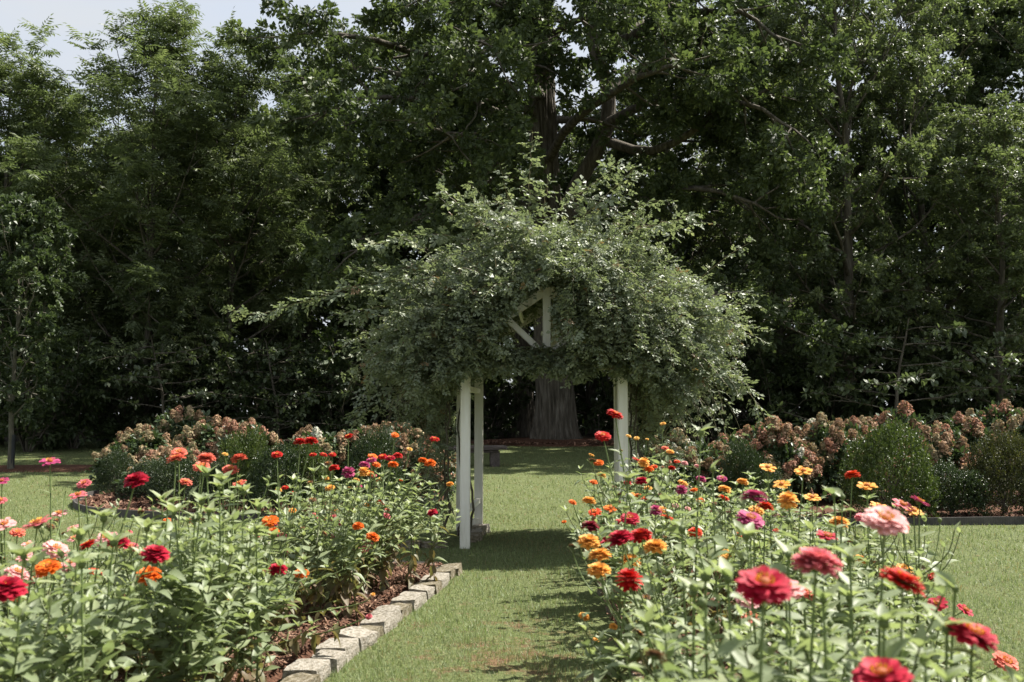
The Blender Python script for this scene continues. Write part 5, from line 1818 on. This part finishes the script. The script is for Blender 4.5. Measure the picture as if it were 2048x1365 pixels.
def clear_height(bx, by, heads, rad=0.1):
    """how high leaves may stand at bx, by without hiding a flower head further back"""
    c = 9.0
    for h_ in heads:
        hx, hy, hz = h_[0]
        if hy > by + 0.02 and h_[1] > 0.05:
            k_ = by / hy
            if abs(hx * k_ - bx) < rad:
                c = min(c, EYE + (hz - h_[1] * 0.35 - EYE) * k_)
    return c


for left, txt, bed, grp, extra in ((True, FL_L, 'in the stone-edged bed', 'zinnias in the stone-edged bed', TOP_L), (False, FL_R, 'in the lawn-side bed', 'zinnias in the lawn-side bed', TOP_R)):
    roots = []
    hs = settle(parse(txt), left)
    for c in clusters(hs, 0.2):
        p = c[0][0]
        bx, by = p[0] + rng.normal(0, 0.04), p[1] + rng.normal(0, 0.05) + (0.2 if p[2] < 1.0 else 0.04)
        if left:
            bx = min(bx, float(xl(by)) - 0.5) if by < 10.2 else bx
            bx = max(bx, float(xll(by)) + 0.1)
        else:
            bx = max(bx, float(xr(by)) + 0.16)
            bx = min(bx, max(float(xrr(by)) - 0.05, float(xr(by)) + 0.2))
        by = min(by, (LY1 if left else RY1) - 0.1)
        h_ = p[2]
        hw = 'towering' if h_ > 1.22 else 'tall' if h_ > 1.02 else 'middling' if h_ > 0.75 else 'low'
        cols = []
        for hd in c:
            nm = CNAME[hd[2]]
            if nm not in cols:
                cols.append(nm)
        big = 'large' if c[0][1] > 0.1 else 'small' if c[0][1] < 0.065 else 'medium'
        first = f"{KN[c[0][3]]} {cols[0]}"
        num = {1: 'one', 2: 'two', 3: 'three', 4: 'four'}[len(c)]
        lab = f"{hw} zinnia with {num} {big} {first} {'bloom' if len(c) == 1 else 'and ' + cols[1] + ' blooms' if len(cols) > 1 else 'blooms'} {bed}"
        roots.append((bx, by, f"{hw} {cols[0]}"))
        zinnia((bx, by, 0.06), [tuple(hd) for hd in c], rng, lab, grp, p[1] < 2.9, None, clear_height(bx, by, hs, 0.14), 0.22)
    # leafy plants between them, topped with green buds
    cand = [tuple(at(*e)) for e in extra]
    tries, fill, flowers = 0, 0, list(roots)
    while tries < 6000 and fill < (95 if left else 80):
        tries += 1
        given = None
        if cand:
            given = cand.pop()
            bx, by = given[0] + rng.normal(0, 0.03), given[1] + rng.normal(0, 0.03)
        else:
            by = rng.uniform(2.3 if left else 1.5, LY1 - 0.15 if left else RY1 - 0.2)
            lo, hi = (max(float(xll(by)) + 0.1, -0.60 * by), float(xl(by)) - 0.56) if left else (float(xr(by)) + 0.15, max(float(xrr(by)) - 0.05, float(xr(by)) + 0.2))
            if hi < lo:
                continue
            bx = rng.uniform(lo, hi)
            if abs(bx) > 0.60 * by or any((bx - q_[0]) ** 2 + (by - q_[1]) ** 2 < 0.2 ** 2 for q_ in roots):
                continue
        cl = clear_height(bx, by, hs, 0.15)
        if given is not None:
            top = given[2]
        else:
            top = 0.06 + rng.uniform(0.64, 0.92)
            if top > cl - 0.05:
                top = max(0.42, cl - 0.05)
        roots.append((bx, by, ''))
        fill += 1
        near_ = min(flowers, key=lambda q_: (q_[0] - bx) ** 2 + (q_[1] - by) ** 2)
        word = 'towering' if top > 1.2 else 'tall' if top > 0.9 else 'middling' if top > 0.7 else 'low'
        zinnia((bx, by, 0.06), [], rng, f"{word} leafy budded zinnia beside a {near_[2]} one {bed}", grp, by < 2.7, (bx + rng.normal(0, 0.03), by + rng.normal(0, 0.03), top), cl, (1.0 if left else 0.5) if given is not None else 0.3)
    print('zinnias', left, len(roots), fill)
